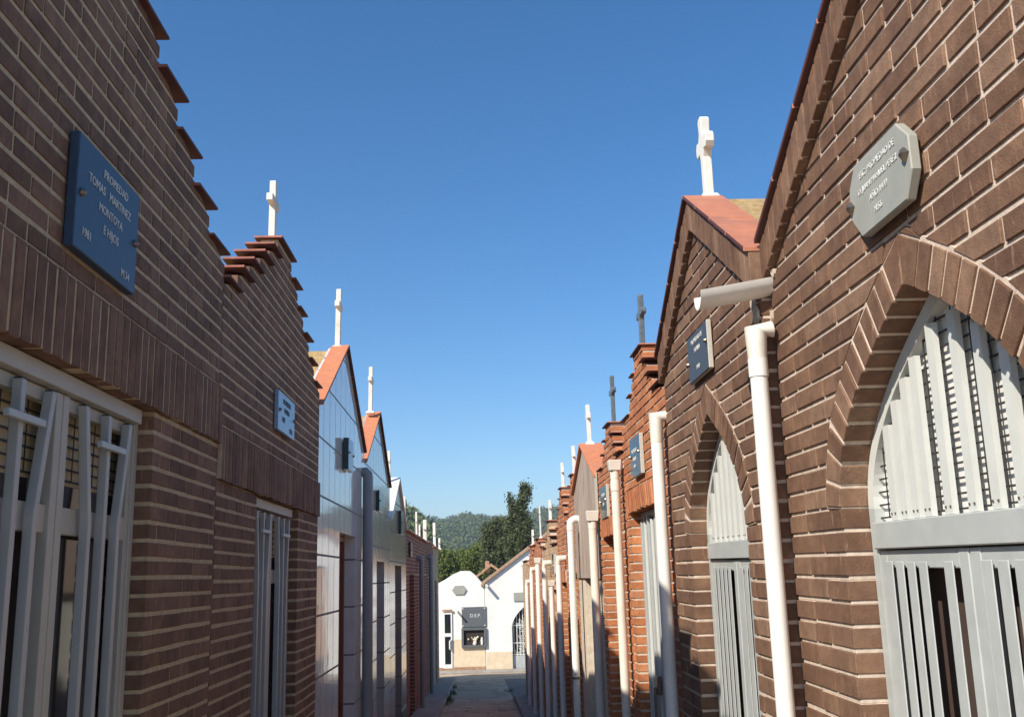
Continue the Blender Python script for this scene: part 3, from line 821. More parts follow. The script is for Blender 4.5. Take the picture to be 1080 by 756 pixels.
def gate_white_bars(fa, t, oa, ob, zb, oz, rnd):
    uc = (oa + ob) / 2; g = MB()
    fa.box(g, oa + .002, oa + .04, zb, oz - .003, .07, .11); fa.box(g, ob - .04, ob - .002, zb, oz - .003, .07, .11); fa.box(g, oa + .041, ob - .041, oz - .045, oz - .003, .07, .11)
    g.build('frame', 'gate_white', t, bevel=.002)
    u = oa + .07
    while u < ob - .05:
        m = MB(); fa.box(m, u - .012, u + .012, zb + .05, oz - .05, .05, .07); m.build('bar', 'gate_white', t); u += .085
    slab_cavity(fa, t, oa + .01, ob - .01, zb, oz - .01, .12, 'dark', 'door_back')

def rsteps(hw, base, dz, n, top_hw, shoulder):
    st = [(hw, base)]
    for i in range(n): st.append((shoulder - (shoulder - top_hw) * i / max(1, n - 1), base + dz * (i + 1)))
    return st
r3 = stepped_building('orange brick mausoleum with stepped gable and dark cross, beside the brown gabled one', -1, .975, 4.91, 6.45, rsteps(.757, 2.56, .105, 3, .16, .42), (5.30, 6.28, 1.96), (1.96, 2.10),
    'brick_o', 'mortar_o', 'tile', gate_plain, -.28, 21, course=.055, joint=.014, group='orange brick mausoleums on the right', soldier_full=False,
    cross=(1.025, 5.78, .37, .25, .20, .036, 'darkstone', True), over=.016, front_over=.02, tile_th=.012)
downpipe(r3, .915, 6.47, 2.32, -.3, .029, 'pvc_old', wallx=1.01, collars=(2.15,), upper=.12, hopper=True)
r4 = stepped_building('orange brick mausoleum with thin dark cross, between two cream pipes, fourth on the right', -1, .975, 6.455, 7.86, rsteps(.70, 2.38, .09, 3, .14, .38), (6.80, 7.66, 1.86), (1.86, 2.00),
    'brick_o', 'mortar_o', 'tile', gate_dark, -.35, 22, course=.055, joint=.014, group='orange brick mausoleums on the right', soldier_full=False,
    cross=(1.025, 7.16, .37, .25, .20, .034, 'darkstone', True), over=.016, front_over=.02, tile_th=.012)
downpipe(r4, .92, 7.90, 2.08, -.3, .034, 'pvc_old', wallx=1.02, collars=(), upper=.14, hopper=True)

# streaked mausoleum with broad orange coping
def streak_building():
    fa = Facade(-1, 1.0); u0, u1, uc = 7.98, 9.95, 8.95; ze, zp = 2.36, 2.73; zb = ground_z(9)
    t = thing('mausoleum', 'streaked grey brown stone mausoleum with broad orange coping and white cross', 'mausoleum', (1.0, uc, zb))
    oa, ob, oz = 8.45, 9.4, 1.55
    mb = MB()
    fa.prism(mb, [(u0, oz), (u1, oz), (u1, ze), (uc, zp), (u0, ze)], -.02, .12)
    mb.build('wall', 'streak', t, bevel=.004)
    for a_, b_ in ((u0, oa), (ob, u1)):
        mb = MB(); fa.box(mb, a_, b_, zb, oz - .002, 0, .12); mb.build('jamb', 'dab', t, bevel=.004)
    for sg, ua in ((1, u0), (-1, u1)):
        m = 4
        for i in range(m):
            a = ua + (uc - ua) * i / m; b = ua + (uc - ua) * (i + 1) / m - (.003 if sg > 0 else -.003)
            za = ze + (zp - ze) * i / m; zb2 = ze + (zp - ze) * (i + 1) / m
            cb = MB(); fa.prism(cb, [(a, za + .002), (b, zb2 + .002), (b, zb2 + .03), (a, za + .03)], -.05, .16); cb.build('coping', 'tile_o', t, bevel=.003)
    body(fa, t, u0, u1, zb, (ze - .05, zp - .05), .12, 2.6, 'white', open_=(oa, ob, oz))
    gable_roof(fa, t, u0, u1, ze - .045, zp - .045, .165, 2.6)
    gate_white_bars(fa, t, oa, ob, zb, oz, random)
    cross_part(t, 1.05, uc, zp + .025, .36, .25, .14, .045, 'stone')
    # swan-neck pipe
    mb = MB(); rr_ = .036; cx, cz, R0 = .955, 2.05, .058; yy = 9.55
    arc = [(cx - R0 * math.cos(math.pi * k / 12), yy, cz + R0 * math.sin(math.pi * k / 12)) for k in range(13)]
    mb.tube([(cx - R0, yy, 2.0)] + arc + [(cx + R0, yy, 1.98)], rr_); p = mb.build('swan_neck', 'pvc', t, smooth=True)
    mb = MB(); mb.tube([(cx - R0, yy, 1.995), (cx - R0, yy, -.4)], rr_ * .93); mb.build('downpipe', 'pvc', p, smooth=True)
    mb = MB(); mb.tube([(cx + R0, yy, 1.975), (cx + R0, yy, 1.56)], rr_ * .93); mb.build('riser', 'streak', p, smooth=True)
    mb = MB(); mb.tube([(cx - R0, yy, .66), (cx - R0, yy, .64)], rr_ * 1.08); mb.build('bracket', 'metal', p)
    mb = MB(); fa.box(mb, u0 - .03, u0 + .10, oz, 2.40, -.03, -.021); mb.build('render_edge', 'body', t)
    # loose cream render panel edge towards the neighbour
    return t
streak_building()

r6 = stepped_building('small orange brick stepped mausoleum with white cross, just past the swan neck pipe', -1, 1.02, 9.96, 11.15, rsteps(.593, 2.22, .10, 4, .14, .46), (10.3, 10.85, 1.6), (1.6, 1.74),
    'brick_o', 'mortar_o', 'tile', gate_dark, ground_z(10.5), 31, course=.062, group='orange brick mausoleums on the right', soldier_full=False, cross=(1.06, 10.55, .31, .21, .13, .045, 'stone', False), over=.018, front_over=.02, tile_th=.014)
r7 = stepped_building('orange brick stepped mausoleum with white cross, sixth from the right foreground', -1, 1.02, 11.2, 12.75, rsteps(.773, 2.16, .11, 4, .15, .55), (11.6, 12.35, 1.5), (1.5, 1.64),
    'brick_o', 'mortar_o', 'tile', gate_dark, ground_z(12), 32, course=.062, group='orange brick mausoleums on the right', soldier_full=False, cross=(1.06, 12.0, .31, .21, .13, .045, 'stone', False), over=.018, front_over=.02, tile_th=.014)
r8 = stepped_building('cream brick mausoleum with square brick pillar and white cross, beside two white pipes', -1, 1.02, 12.8, 15.7, [(1.44, 1.98), (.6, 2.1), (.3, 2.2), (.2, 2.33)], (13.0, 13.9, 1.4), (1.4, 1.55),
    'brick_y', 'mortar_o', 'tile', gate_dark, ground_z(14), 33, course=.075, group=None, soldier_full=False, cross=(1.06, 14.3, .3, .2, .14, .05, 'stone', False), over=.03)
r9 = stepped_building('orange brick mausoleum with thin cross, past the cream pillared one', -1, 1.02, 15.75, 18.3, [(1.27, 2.02), (.9, 2.1), (.4, 2.18)], (16.5, 17.4, 1.3), (1.3, 1.45),
    'brick_o', 'mortar_o', 'tile', gate_dark, ground_z(17), 34, course=.062, group='orange brick mausoleums on the right', soldier_full=False, cross=(1.06, 16.6, .52, .4, .1, .03, 'stone', False), over=.03)
r10 = stepped_building('short orange brick mausoleum before the cream one ending the right row', -1, 1.02, 18.35, 19.8, [(.72, 1.95), (.5, 2.05), (.3, 2.12)], (18.8, 19.5, 1.2), (1.2, 1.35),
    'brick_o', 'mortar_o', 'tile', gate_dark, ground_z(19), 35, course=.062, group='orange brick mausoleums on the right', soldier_full=False, cross=(1.06, 19.0, .3, .2, .12, .05, 'stone', False), over=.03)
r11 = stepped_building('cream brick mausoleum ending the right row, before the white houses', -1, 1.0, 19.85, 22.4, [(1.27, 1.78), (1.0, 1.87)], (20.7, 21.6, 1.1), (1.1, 1.25),
    'brick_y', 'mortar_o', 'tile_o', gate_dark, ground_z(21), 36, course=.075, group=None, soldier_full=False, over=.02)
downpipe(r7, .93, 11.55, 1.80, -.55, .033, 'pvc', wallx=1.02, upper=.1)
downpipe(r7, .93, 12.78, 1.52, -.6, .03, 'pvc', wallx=1.02, upper=.1, hopper=True)
downpipe(r8, .92, 13.9, 1.78, -.6, .036, 'pvc', wallx=1.02, upper=.1)
downpipe(r8, .93, 15.6, 1.85, -.7, .036, 'pvc', wallx=1.02, upper=.1, hopper=True)
downpipe(r9, .93, 17.4, 1.72, -.8, .036, 'pvc', wallx=1.02, upper=.1)
downpipe(r10, .93, 19.2, 1.5, -.85, .038, 'pvc', wallx=1.02, upper=.1)

# ================================================================== LEFT ROW
def lsteps(hw, base, dz, n, top_half):
    st = (hw - .03 - top_half) / n
    return [(hw, base)] + [(hw - .03 - st * i, base + dz * i) for i in range(1, n)] + [(top_half, base + dz * n)]
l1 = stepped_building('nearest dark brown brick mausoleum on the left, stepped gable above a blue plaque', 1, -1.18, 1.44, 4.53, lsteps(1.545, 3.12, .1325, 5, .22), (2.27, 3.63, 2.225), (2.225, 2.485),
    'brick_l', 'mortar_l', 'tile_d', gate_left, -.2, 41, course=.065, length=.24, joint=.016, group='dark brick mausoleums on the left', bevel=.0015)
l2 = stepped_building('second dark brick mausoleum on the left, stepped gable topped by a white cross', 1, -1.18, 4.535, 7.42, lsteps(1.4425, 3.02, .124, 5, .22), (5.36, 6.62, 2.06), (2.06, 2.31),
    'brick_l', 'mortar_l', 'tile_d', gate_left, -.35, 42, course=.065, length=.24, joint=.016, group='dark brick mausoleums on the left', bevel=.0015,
    cross=(-1.25, 5.92, .43, .29, .22, .048, 'stone', False))

def tiled_building(label, u0, u1, ze, zp, opening, tilem, copm, zb, cross, door='wood', cop_th=.026, cop_d=(-.03, .13), frame=None, group='polished tile mausoleums on the left', plq=None, xp=-1.18):
    fa = Facade(1, xp); uc = (u0 + u1) / 2; oa, ob, oz = opening
    t = thing('mausoleum', label, 'mausoleum', (xp, uc, zb), group)
    mb = MB()
    fa.box(mb, u0, oa, zb, oz, 0, .16); fa.box(mb, ob, u1, zb, oz, 0, .16)
    fa.prism(mb, [(u0, oz), (u1, oz), (u1, ze), (uc, zp), (u0, ze)], 0, .16)
    mb.build('wall', tilem, t)
    mb = MB(); fa.box(mb, u0 + .004, oa - .004, zb - .05, zb + .33, -.008, -.0005); fa.box(mb, ob + .004, u1 - .004, zb - .05, zb + .33, -.008, -.0005); mb.build('plinth', 'trim', t)
    for sg, ua in ((1, u0), (-1, u1)):
        m = 4
        for i in range(m):
            a = ua + (uc - ua) * i / m; b = ua + (uc - ua) * (i + 1) / m - (.003 if sg > 0 else -.003)
            za = ze + (zp - ze) * i / m; zb2 = ze + (zp - ze) * (i + 1) / m
            cb = MB(); fa.prism(cb, [(a, za + .002), (b, zb2 + .002), (b, zb2 + cop_th), (a, za + cop_th)], cop_d[0], cop_d[1]); tile_faces(cb); cb.build('coping', [copm, 'tile_shade' if copm != 'white' else 'white'], t, bevel=.003)
    body(fa, t, u0, u1, zb, (ze - .08, zp - .08), .16, 2.6, 'white', open_=opening)
    gable_roof(fa, t, u0, u1, ze - .078, zp - .078, cop_d[1] + .01, 2.65, mat='lichen')
    m = MB(); fa.box(m, oa + .003, ob - .003, zb, oz - .003, .13, .155); dr = m.build('door', door, t)
    m = MB(); fa.box(m, oa + .003, oa + .05, zb, oz - .003, .10, .129); fa.box(m, ob - .05, ob - .003, zb, oz - .003, .10, .129); fa.box(m, oa + .051, ob - .051, oz - .05, oz - .003, .10, .129)
    m.build('door_frame', frame or 'wood', t)
    m = MB(); fa.box(m, oa + .10, oa + .13, zb + .75, zb + 1.25, .085, .129); m.build('handle', 'frame_cream', dr)
    if cross: cross_part(t, *cross)
    return t
l3 = tiled_building('polished white tile mausoleum with orange coping and white cross, third on the left', 7.43, 10.45, 2.90, 3.70, (8.62, 9.72, 2.0), 'tile_w', 'tile_o', ground_z(9),
                    (-1.26, 8.95, 3.70, .56, .40, .22, .055, 'stone'))
l4 = tiled_building('polished cream tile mausoleum with orange coping, past the fat grey downpipe', 10.46, 13.55, 2.80, 3.58, (11.8, 12.75, 1.80), 'tile_c', 'tile_o', ground_z(12),
                    (-1.26, 11.8, 3.56, .56, .40, .22, .055, 'stone'), frame='gate_white')
l5 = tiled_building('brownish tile mausoleum with white rendered coping and tall thin cross on the left', 13.56, 16.6, 2.36, 3.05, (14.4, 15.6, 1.78), 'tile_b', 'white', ground_z(15),
                    (-1.3, 14.9, 3.0, .48, .34, .12, .05, 'stone'), frame='gate_white', cop_th=.05, cop_d=(-.03, .28))
# fat grey downpipe between the two
mb = MB(); mb.tube([(-1.2, 10.28, 2.68), (-1.14, 10.28, 2.685), (-1.125, 10.28, 2.665), (-1.12, 10.28, 2.62), (-1.12, 10.28, .60)], [.048, .05, .052, .052, .052], 18); gp = mb.build('downpipe', 'pvc_grey', l3, smooth=True)
mb = MB(); mb.tube([(-1.12, 10.28, .62), (-1.12, 10.28, -.4)], .056, 18); mb.build('lower_pipe', 'pvc_grey', gp, smooth=True)

def flat_building(label, u0, u1, zt, opening, brick, zb, crosses, seed, group='plum brick mausoleums far down the left', mortar='mortar_l', slope=0.0):
    rnd = random.Random(seed); fa = Facade(1, -1.18); uc = (u0 + u1) / 2; oa, ob, oz = opening
    t = thing('mausoleum', label, 'mausoleum', (-1.18, uc, zb), group)
    mb = MB()
    brick_courses(fa, mb, zb, oz, lambda z: [(u0, oa), (ob, u1)], .065, .25, .014, .11, rnd=rnd)
    brick_courses(fa, mb, oz, zt, lambda z: [(u0, u1)], .065, .25, .014, .11, rnd=rnd)
    mb.build('wall', [brick, mortar], t)
    cb = MB(); fa.box(cb, u0 - .01, u1 - .012, zt + .002, zt + .03, -.05, .16); cb.build('coping', 'tile', t, bevel=.002)
    body(fa, t, u0, u1, zb, (zt - .1, zt - .02), .11, 2.6, open_=opening)
    gable_roof(fa, t, u0, u1, zt - .098, zt - .018, .17, 2.65)
    gate_dark(fa, t, oa, ob, zb, oz, rnd)
    for c in crosses: cross_part(t, *c)
    return t
l6 = flat_building('plum brick flat topped mausoleum with reddish door, first after the tiled ones', 16.61, 19.6, 2.36, (17.4, 18.7, 1.66), 'brick_p', ground_z(18), [(-1.26, 17.4, 2.39, .60, .42, .12, .06, 'stone')], 51)
l7 = flat_building('plum brick mausoleum between the two grey pipes on the left', 19.65, 23.5, 2.37, (20.6, 22.2, 1.66), 'brick_p', ground_z(21), [(-1.26, 20.9, 2.39, .56, .36, .1, .045, 'stone'), (-1.28, 22.3, 2.39, .36, .24, .08, .045, 'stone')], 52)
l8 = flat_building('plum brick mausoleum with thick white cross, last brown one on the left', 23.55, 26.55, 2.40, (24.4, 25.7, 1.6), 'brick_p', ground_z(25), [(-1.24, 23.8, 2.42, .52, .34, .2, .10, 'stone')], 53)
l9 = flat_building('cream brick mausoleum with two white crosses ending the left row', 26.6, 30.1, 2.38, (27.6, 28.8, 1.5), 'brick_y', ground_z(28), [(-1.24, 29.2, 2.41, .74, .42, .16, .09, 'stone'), (-1.13, 29.85, 2.41, .32, .2, .14, .07, 'stone')], 54, group=None, mortar='mortar_o')
downpipe(l6, -1.09, 19.55, 2.0, -.9, .045, 'pvc_grey', wallx=-1.18, upper=.1, upmat='pvc_grey', brackets=(.25,))
downpipe(l7, -1.09, 23.45, 2.1, -1.05, .05, 'pvc_grey', wallx=-1.18, upper=.1, upmat='pvc_grey', brackets=(.5,))

# ================================================================== PLAQUES
fl = Facade(1, -1.18); fr = Facade(-1, 1.0)
plaque(fl, [(2.73, 2.56), (3.25, 2.56), (3.25, 2.915), (2.73, 2.915)], -.035, .03, ['pl_blue', 'pl_blue'], 'dark blue stone plaque with raised letters dated 1981, on the left wall',
       [('PROPIEDAD', .04, .11, .040), ('TOMAS   MARTINEZ', .0, .055, .040), ('MONTOYA', .01, -.005, .040), ('E HIJOS', .02, -.065, .040), ('1981', -.17, -.125, .038), ('M.34', .16, -.15, .038)], 'letter', [(2.765, 2.735), (3.225, 2.735)])
plaque(fl, [(5.74, 2.47), (6.26, 2.47), (6.26, 2.705), (5.74, 2.705)], -.030, .025, ['pl_sky', 'pl_sky'], 'pale blue marble plaque with dark letters below the stepped gable',
       [('PROPIEDAD', 0, .055, .045), ('FAMILIA', 0, .005, .045), ('1982', -.1, -.055, .045), ('M.33', .14, -.095, .045)], 'letter_dark', [(5.77, 2.59), (6.235, 2.59)], .012)
plaque(Facade(-1, 1.0), [(2.035, 2.577), (1.979, 2.523), (1.979, 2.443), (2.021, 2.386), (2.275, 2.389), (2.337, 2.46), (2.325, 2.531), (2.284, 2.578)], -.035, .024, ['pl_grey', 'pl_grey'],
       'pale grey octagonal stone plaque above the nearest pointed gate', [('ESC. PROPIEDAD DE', -.005, .045, .023), ('D. JUAN MANUEL PEREZ', -.0, .008, .021), ('AÑO 1977', .0, -.030, .023), ('N.56', .01, -.066, .023)], 'letter', [(1.999, 2.484), (2.318, 2.48)], .018, bolt_shape='diamond')
plaque(Facade(-1, .965), [(3.81, 2.385), (4.18, 2.385), (4.18, 2.585), (3.81, 2.585)], -.026, .021, ['pl_gran', 'pl_edge'], 'speckled blue granite plaque on the gabled brown wall with white cross',
       [('PROPIEDAD DE', 0, .055, .030), ('FAMILIA', 0, .012, .030), ('1978', .0, -.065, .028)], 'letter', [(3.825, 2.50), (4.165, 2.47)], .010)
plaque(Facade(-1, .985), [(5.63, 2.15), (5.93, 2.15), (6.0, 2.19), (6.0, 2.385), (5.63, 2.385)], -.036, .024, ['pl_dark', 'pl_edge'], 'dark polished plaque with clipped corner on stepped orange brick wall',
       [('PROPIEDAD', 0, .04, .035), ('FAMILIA', 0, -.01, .035), ('1979', .0, -.055, .035)], 'letter', [(5.65, 2.28), (5.98, 2.28)], .010)
plaque(Facade(-1, .985), [(7.2, 1.995), (7.57, 1.995), (7.57, 2.23), (7.2, 2.23)], -.036, .024, ['pl_dark', 'pl_edge'], 'small dark green granite plaque between the two cream drainpipes',
       [('PROPIEDAD', 0, .04, .035), ('1980', .0, -.03, .035)], 'letter', [(7.22, 2.12), (7.55, 2.12)], .010)
plaque(fl, [(8.72, 2.55), (9.05, 2.55), (9.05, 2.83), (8.72, 2.83)], -.06, .05, ['pl_sky', 'pl_dark'], 'thick dark blue plaque on the polished white tile gable', [], 'letter_dark', [(8.74, 2.7), (9.03, 2.7)], .011)
plaque(fl, [(11.7, 2.38), (12.25, 2.38), (12.25, 2.62), (11.7, 2.62)], -.04, .035, ['pl_dark', 'pl_dark'], 'dark plaque on the polished cream tile gable', [], 'letter', [(11.75, 2.5)], .012)
plaque(fl, [(15.1, 2.25), (15.6, 2.25), (15.6, 2.6), (15.1, 2.6)], -.04, .035, ['pl_dark', 'pl_dark'], 'dark upright plaque under the white rendered coping', [], 'letter', [(15.15, 2.42)], .014)
plaque(fl, [(17.2, 1.95), (17.7, 1.95), (17.7, 2.2), (17.2, 2.2)], -.04, .035, ['pl_dark', 'pl_dark'], 'dark plaque on plum brick over the reddish door', [], 'letter', [(17.25, 2.07)], .014)
plaque(Facade(-1, 1.02), [(10.65, 1.82), (10.95, 1.82), (10.95, 2.04), (10.65, 2.04)], -.04, .035, ['pl_dark', 'pl_edge'], 'small dark plaque on the orange wall past the swan neck pipe', [], 'letter', [(10.67, 1.93)], .011)
plaque(Facade(-1, 1.02), [(12.9, 1.6), (13.2, 1.6), (13.2, 1.85), (12.9, 1.85)], -.04, .035, ['pl_dark', 'pl_edge'], 'small dark plaque on the cream brick wall between pipes', [], 'letter', [(12.92, 1.7)], .011)

# ================================================================== WHITE HOUSES
YW = 35.0
def xz_prism(mb, poly, y0, y1, mi=0): mb.prism([(x, y0, z) for x, z in poly], [(x, y1, z) for x, z in poly], mi)
zg = ground_z(YW) - .05
hA = thing('white_chapel', 'whitewashed building with clipped curved gable, dark door and niche at lane end', 'building', (-.8, YW, ground_z(YW)), 'whitewashed buildings closing the lane')
mb = MB(); top = [(-2.6, .9), (-1.9, 1.15), (-1.35, 1.40), (-1.1, 1.52), (-.85, 1.68), (-.59, 1.78), (-.26, 1.77), (-.06, 1.60), (.13, 1.37), (.215, 1.22)]
xz_prism(mb, [(-2.6, zg), (.215, zg)] + top[::-1], YW, YW + 3); mb.build('wall', 'white', hA, bevel=.01)
mb = MB(); mb.box(-1.22, -.92, YW - .05, YW - .002, zg + .22, .42); mb.build('door_frame', 'white', hA)
mb = MB(); mb.box(-1.17, -.97, YW - .06, YW - .051, -.28, .34); mb.box(-1.17, -.97, YW - .06, YW - .051, -1.30, -.40); mb.build('door_pane', 'glass', hA)
mb = MB(); mb.box(-1.24, -.90, YW - .09, YW - .052, .43, .50); mb.build('lintel', 'roof_t', hA)
mb = MB(); mb.tube([(-.93, YW - .06, -.5), (-1.0, YW - .12, -.55), (-1.0, YW - .12, -.8), (-.93, YW - .06, -.86)], .03, 8); mb.build('door_handle', 'gate_white', hA)
mb = MB(); mb.box(-.88, .20, YW - .02, YW - .002, zg, -.50); mb.build('plinth', 'beige', hA)
mb = MB(); mb.tube([(-.74, YW + .02, .44), (-.74, YW - .40, .42)], .035, 8); mb.build('spout', 'pvc_old', hA)
sx = Facade(1, 0)
def front_slab(name, x0, x1, z0, z1, y0, y1, mat, parent, bevel=.004):
    m = MB(); m.box(x0, x1, y0, y1, z0, z1); return m.build(name, mat, parent, bevel=bevel)
MT['pl_mid'] = plain('grey_granite', (.13, .14, .145), .35, .5, 90)
g1 = thing('memorial_slab', 'dark grey granite memorial slab with pale inscription on whitewashed wall', 'memorial', (-.16, YW, .25))
front_slab('slab', -.58, .26, -.10, .56, YW - .07, YW - .002, 'pl_mid', g1)
text_part([('D.E.P.', .05, .22, .16)], g1, None, -.16, YW - .072, 'letter', 0)
for x in (-.54, .21):
    for z in (-.06, .51): front_slab('bolt', x - .02, x + .02, z - .02, z + .02, YW - .085, YW - .071, 'stone', g1)
g2 = thing('glazed_niche', 'grey framed glazed niche with flowers, under the granite slab', 'niche', (-.16, YW, -.45))
m = MB()
for a in ((-.60, -.52, -.78, -.13), (.17, .25, -.78, -.13), (-.519, .169, -.78, -.70), (-.519, .169, -.21, -.13)): m.box(a[0], a[1], YW - .12, YW - .002, a[2], a[3])
m.build('frame', 'pl_mid', g2, bevel=.005)
front_slab('back', -.519, .169, -.699, -.211, YW - .03, YW - .021, 'dark', g2, 0)
mfl = MB(); rf = random.Random(9)
for i in range(26):
    x, z = rf.gauss(-.14, .10), rf.gauss(-.50, .07); s_ = rf.uniform(.02, .04)
    mfl.tube([(x, YW - .075 - s_, z), (x + .005, YW - .07, z), (x, YW - .07 + s_ * .5, z)], [s_ * .4, s_, s_ * .3], 6)
vs_ = MB(); vs_.tube([(-.14, YW - .07, -.695), (-.14, YW - .07, -.62), (-.14, YW - .07, -.58)], [.05, .07, .04], 10); vs_.build('vase', 'stone', g2, smooth=True)
MT['petal'] = leaf_mat('petals', (.75, .60, .25), (.85, .80, .72)); mfl.build('flowers', 'petal', g2)
vs_ = MB(); vs_.tube([(.10, YW - .07, -.695), (.10, YW - .07, -.55), (.10, YW - .07, -.45)], [.04, .05, .03], 10); vs_.build('vase', 'stone', g2, smooth=True)
pa = [(-.91, 1.14), (-.80, .99), (-.50, .99), (-.40, 1.14), (-.50, 1.29), (-.80, 1.29)]
g3 = thing('plaque', 'grey six-sided plaque high on the whitewashed gable', 'plaque', (-.65, YW, 1.14))
mb = MB(); mb.box(-2.6, .21, YW - .03, YW - .021, zg, ground_z(YW) + .20); mb.build('base_band', 'roof_t', hA)
m = MB(); xz_prism(m, pa, YW - .05, YW - .002); m.build('slab', 'pl_grey', g3, bevel=.005)

hB = thing('white_chapel', 'whitewashed building with sloping tiled roof edge and arched white iron gate', 'building', (1.6, YW, ground_z(YW)), 'whitewashed buildings closing the lane')
uc2, hw2 = 1.62, .48
cv = arch_curve(hw2, -.15, .70, .9, 10)
mb = MB(); rx = [(.225, 1.32), (3.0, 3.3), (5.8, 1.32)]
yB = YW - .03
L_ = [(uc2 - u, z) for u, z in cv]; Rr = [(uc2 + u, z) for u, z in cv]
xz_prism(mb, [(.225, zg), (uc2 - hw2, zg)] + L_ + [(uc2, 2.33), (.225, 1.32)][0:2], yB, yB + .2)
xz_prism(mb, [(5.8, zg), (uc2 + hw2, zg)] + Rr + [(uc2, 2.325), (3.0, 3.3), (5.8, 1.32)], yB, yB + .2)
mb.build('wall', 'white', hB)
mb = MB(); xz_prism(mb, [(.23, zg), (5.79, zg), (5.79, 1.30), (3.0, 3.28), (.23, 1.30)], yB + .25, yB + 4); mb.build('side_wall', 'white', hB)
mb = MB(); xz_prism(mb, [(.10, 1.25), (3.0, 3.32), (3.0, 3.40), (.10, 1.33)], yB - .10, yB + 4.1); xz_prism(mb, [(5.95, 1.25), (3.002, 3.32), (3.002, 3.40), (5.95, 1.33)], yB - .10, yB + 4.1); mb.build('roof', 'roof_t', hB)
mb = MB(); mb.tube([(.30, yB + .02, 1.28), (.30, yB - .38, 1.24)], .05, 8); mb.build('spout', 'pvc_old', hB)
mb = MB(); mb.box(.24, uc2 - hw2 - .01, yB - .015, yB - .001, zg, -.95); mb.build('plinth', 'beige', hB)
mb = MB(); mb.box(uc2 - hw2, uc2 + hw2, yB + .21, yB + .24, zg, .62); mb.build('door_back', 'dark', hB)
m = MB(); 
for k in range(9):
    x = uc2 - hw2 + .06 + k * .105; du = abs(x - uc2)
    zt = max(z for u, z in cv if u >= du - .03) 
    m.box(x - .014, x + .014, yB + .10, yB + .13, -1.1, zt - .03)
for z in (-1.08, -.7, -.12): m.box(uc2 - hw2 + .01, uc2 + hw2 - .01, yB + .095, yB + .135, z, z + .035)
m.build('gate_bars', 'gate_white', hB)
m = MB(); m.box(uc2 - hw2 + .01, uc2 + hw2 - .01, yB + .10, yB + .14, zg, -1.1); m.build('gate_panel', 'gate_grey', hB)
m = MB()
for k in range(40):
    a = k * .42; x = uc2 + (.08 + .25 * ((k * 37) % 10) / 10) * math.cos(a); z = -.45 + .5 * math.sin(a * 1.7)
    m.tube([(x + .09 * math.cos(q * 1.1 + a), yB + .115, z + .09 * math.sin(q * 1.1 + a)) for q in range(5)], .010, 5)
m.build('scrollwork', 'gate_white', hB)
g4 = thing('plaque', 'small grey plaque over the arched white gate', 'plaque', (1.4, YW, .85))
m = MB(); m.box(1.22, 1.66, yB - .05, yB - .002, .72, 1.0); m.build('slab', 'pl_grey', g4)
# tiled roof of a building behind, with its stub of chimney
hC = thing('tiled_building', 'old tiled roof and stub chimney showing behind the whitewashed gable', 'building', (.6, 38, ground_z(38)))
mb = MB(); mb.box(.0, 1.1, 39.2, 42, -1.9, 1.42); mb.build('wall', 'body', hC)
mb = MB(); xz_prism(mb, [(-.22, 1.40), (.52, 1.95), (1.2, 1.45), (1.2, 1.55), (.52, 2.06), (-.22, 1.50)], 39.0, 42.2); mb.build('roof', 'roof_t', hC)
mb = MB(); mb.box(.30, .46, 39.1, 39.4, 1.7, 2.15); mb.build('chimney', 'roof_t', hC, bevel=.02)

# ================================================================== VEGETATION
def leaf_tri(mb, c, s, rnd):
    n = Vector((rnd.gauss(0, 1), rnd.gauss(0, 1), rnd.gauss(0, 1))).normalized(); a = n.orthogonal().normalized(); b = n.cross(a)
    ang = rnd.uniform(0, 6.28); u = a * math.cos(ang) + b * math.sin(ang); v = n.cross(u)
    o = len(mb.v); w_ = s * rnd.uniform(.35, .6); l_ = s * rnd.uniform(.8, 1.3)
    mb.v += [tuple(c - u * l_ * .5), tuple(c + v * w_ * .5), tuple(c + u * l_ * .5 + n * s * .15), tuple(c - v * w_ * .5)]
    mb.f.append([o, o + 1, o + 2, o + 3]); mb.m.append(0)
def tree(name, label, cat, x, y, blobs, trunk_h, leaf, n, mat, seed, group=None, tr=.22, clump=.3):
    rnd = random.Random(seed); zb = ground_z(y)
    t = thing(name, label, cat, (x, y, zb), group)
    tk = MB(); pts = [(x + .1 * math.sin(i * .9), y, zb - .2 + (trunk_h + .2) * i / 6) for i in range(7)]
    tk.tube(pts, [tr * (1.25 - i / 6 * .95) for i in range(7)], 9)
    for bx_, by_, bz_, rx_, ry_, rz_ in blobs:
        z0 = zb + min(trunk_h * .9, max(.8, (bz_ - zb) * .6)); tk.tube([(x, y, z0), ((x + bx_) / 2, (y + by_) / 2, (z0 + bz_) / 2 - .1), (bx_, by_, bz_)], [tr * .4, tr * .25, tr * .08], 6)
    tk.build('trunk', 'bark', t, smooth=True)
    cr = MB(); vol = [b[3] * b[5] for b in blobs]; tot = sum(vol)
    for b, v in zip(blobs, vol):
        ncl = max(6, int(n * v / tot / 22))
        for _ in range(ncl):
            d = Vector((rnd.gauss(0, 1), rnd.gauss(0, 1), rnd.gauss(0, 1))).normalized() * (rnd.random() ** .45)
            cc = Vector((b[0] + d.x * b[3], b[1] + d.y * b[4], b[2] + d.z * b[5])); cs = clump * rnd.uniform(.6, 1.4)
            for _k in range(22):
                q = cc + Vector((rnd.gauss(0, cs * .55), rnd.gauss(0, cs * .55), rnd.gauss(0, cs * .7))); leaf_tri(cr, q, leaf * rnd.uniform(.6, 1.3), rnd)
    cr.build('crown', mat, t, recalc=False)
    return t
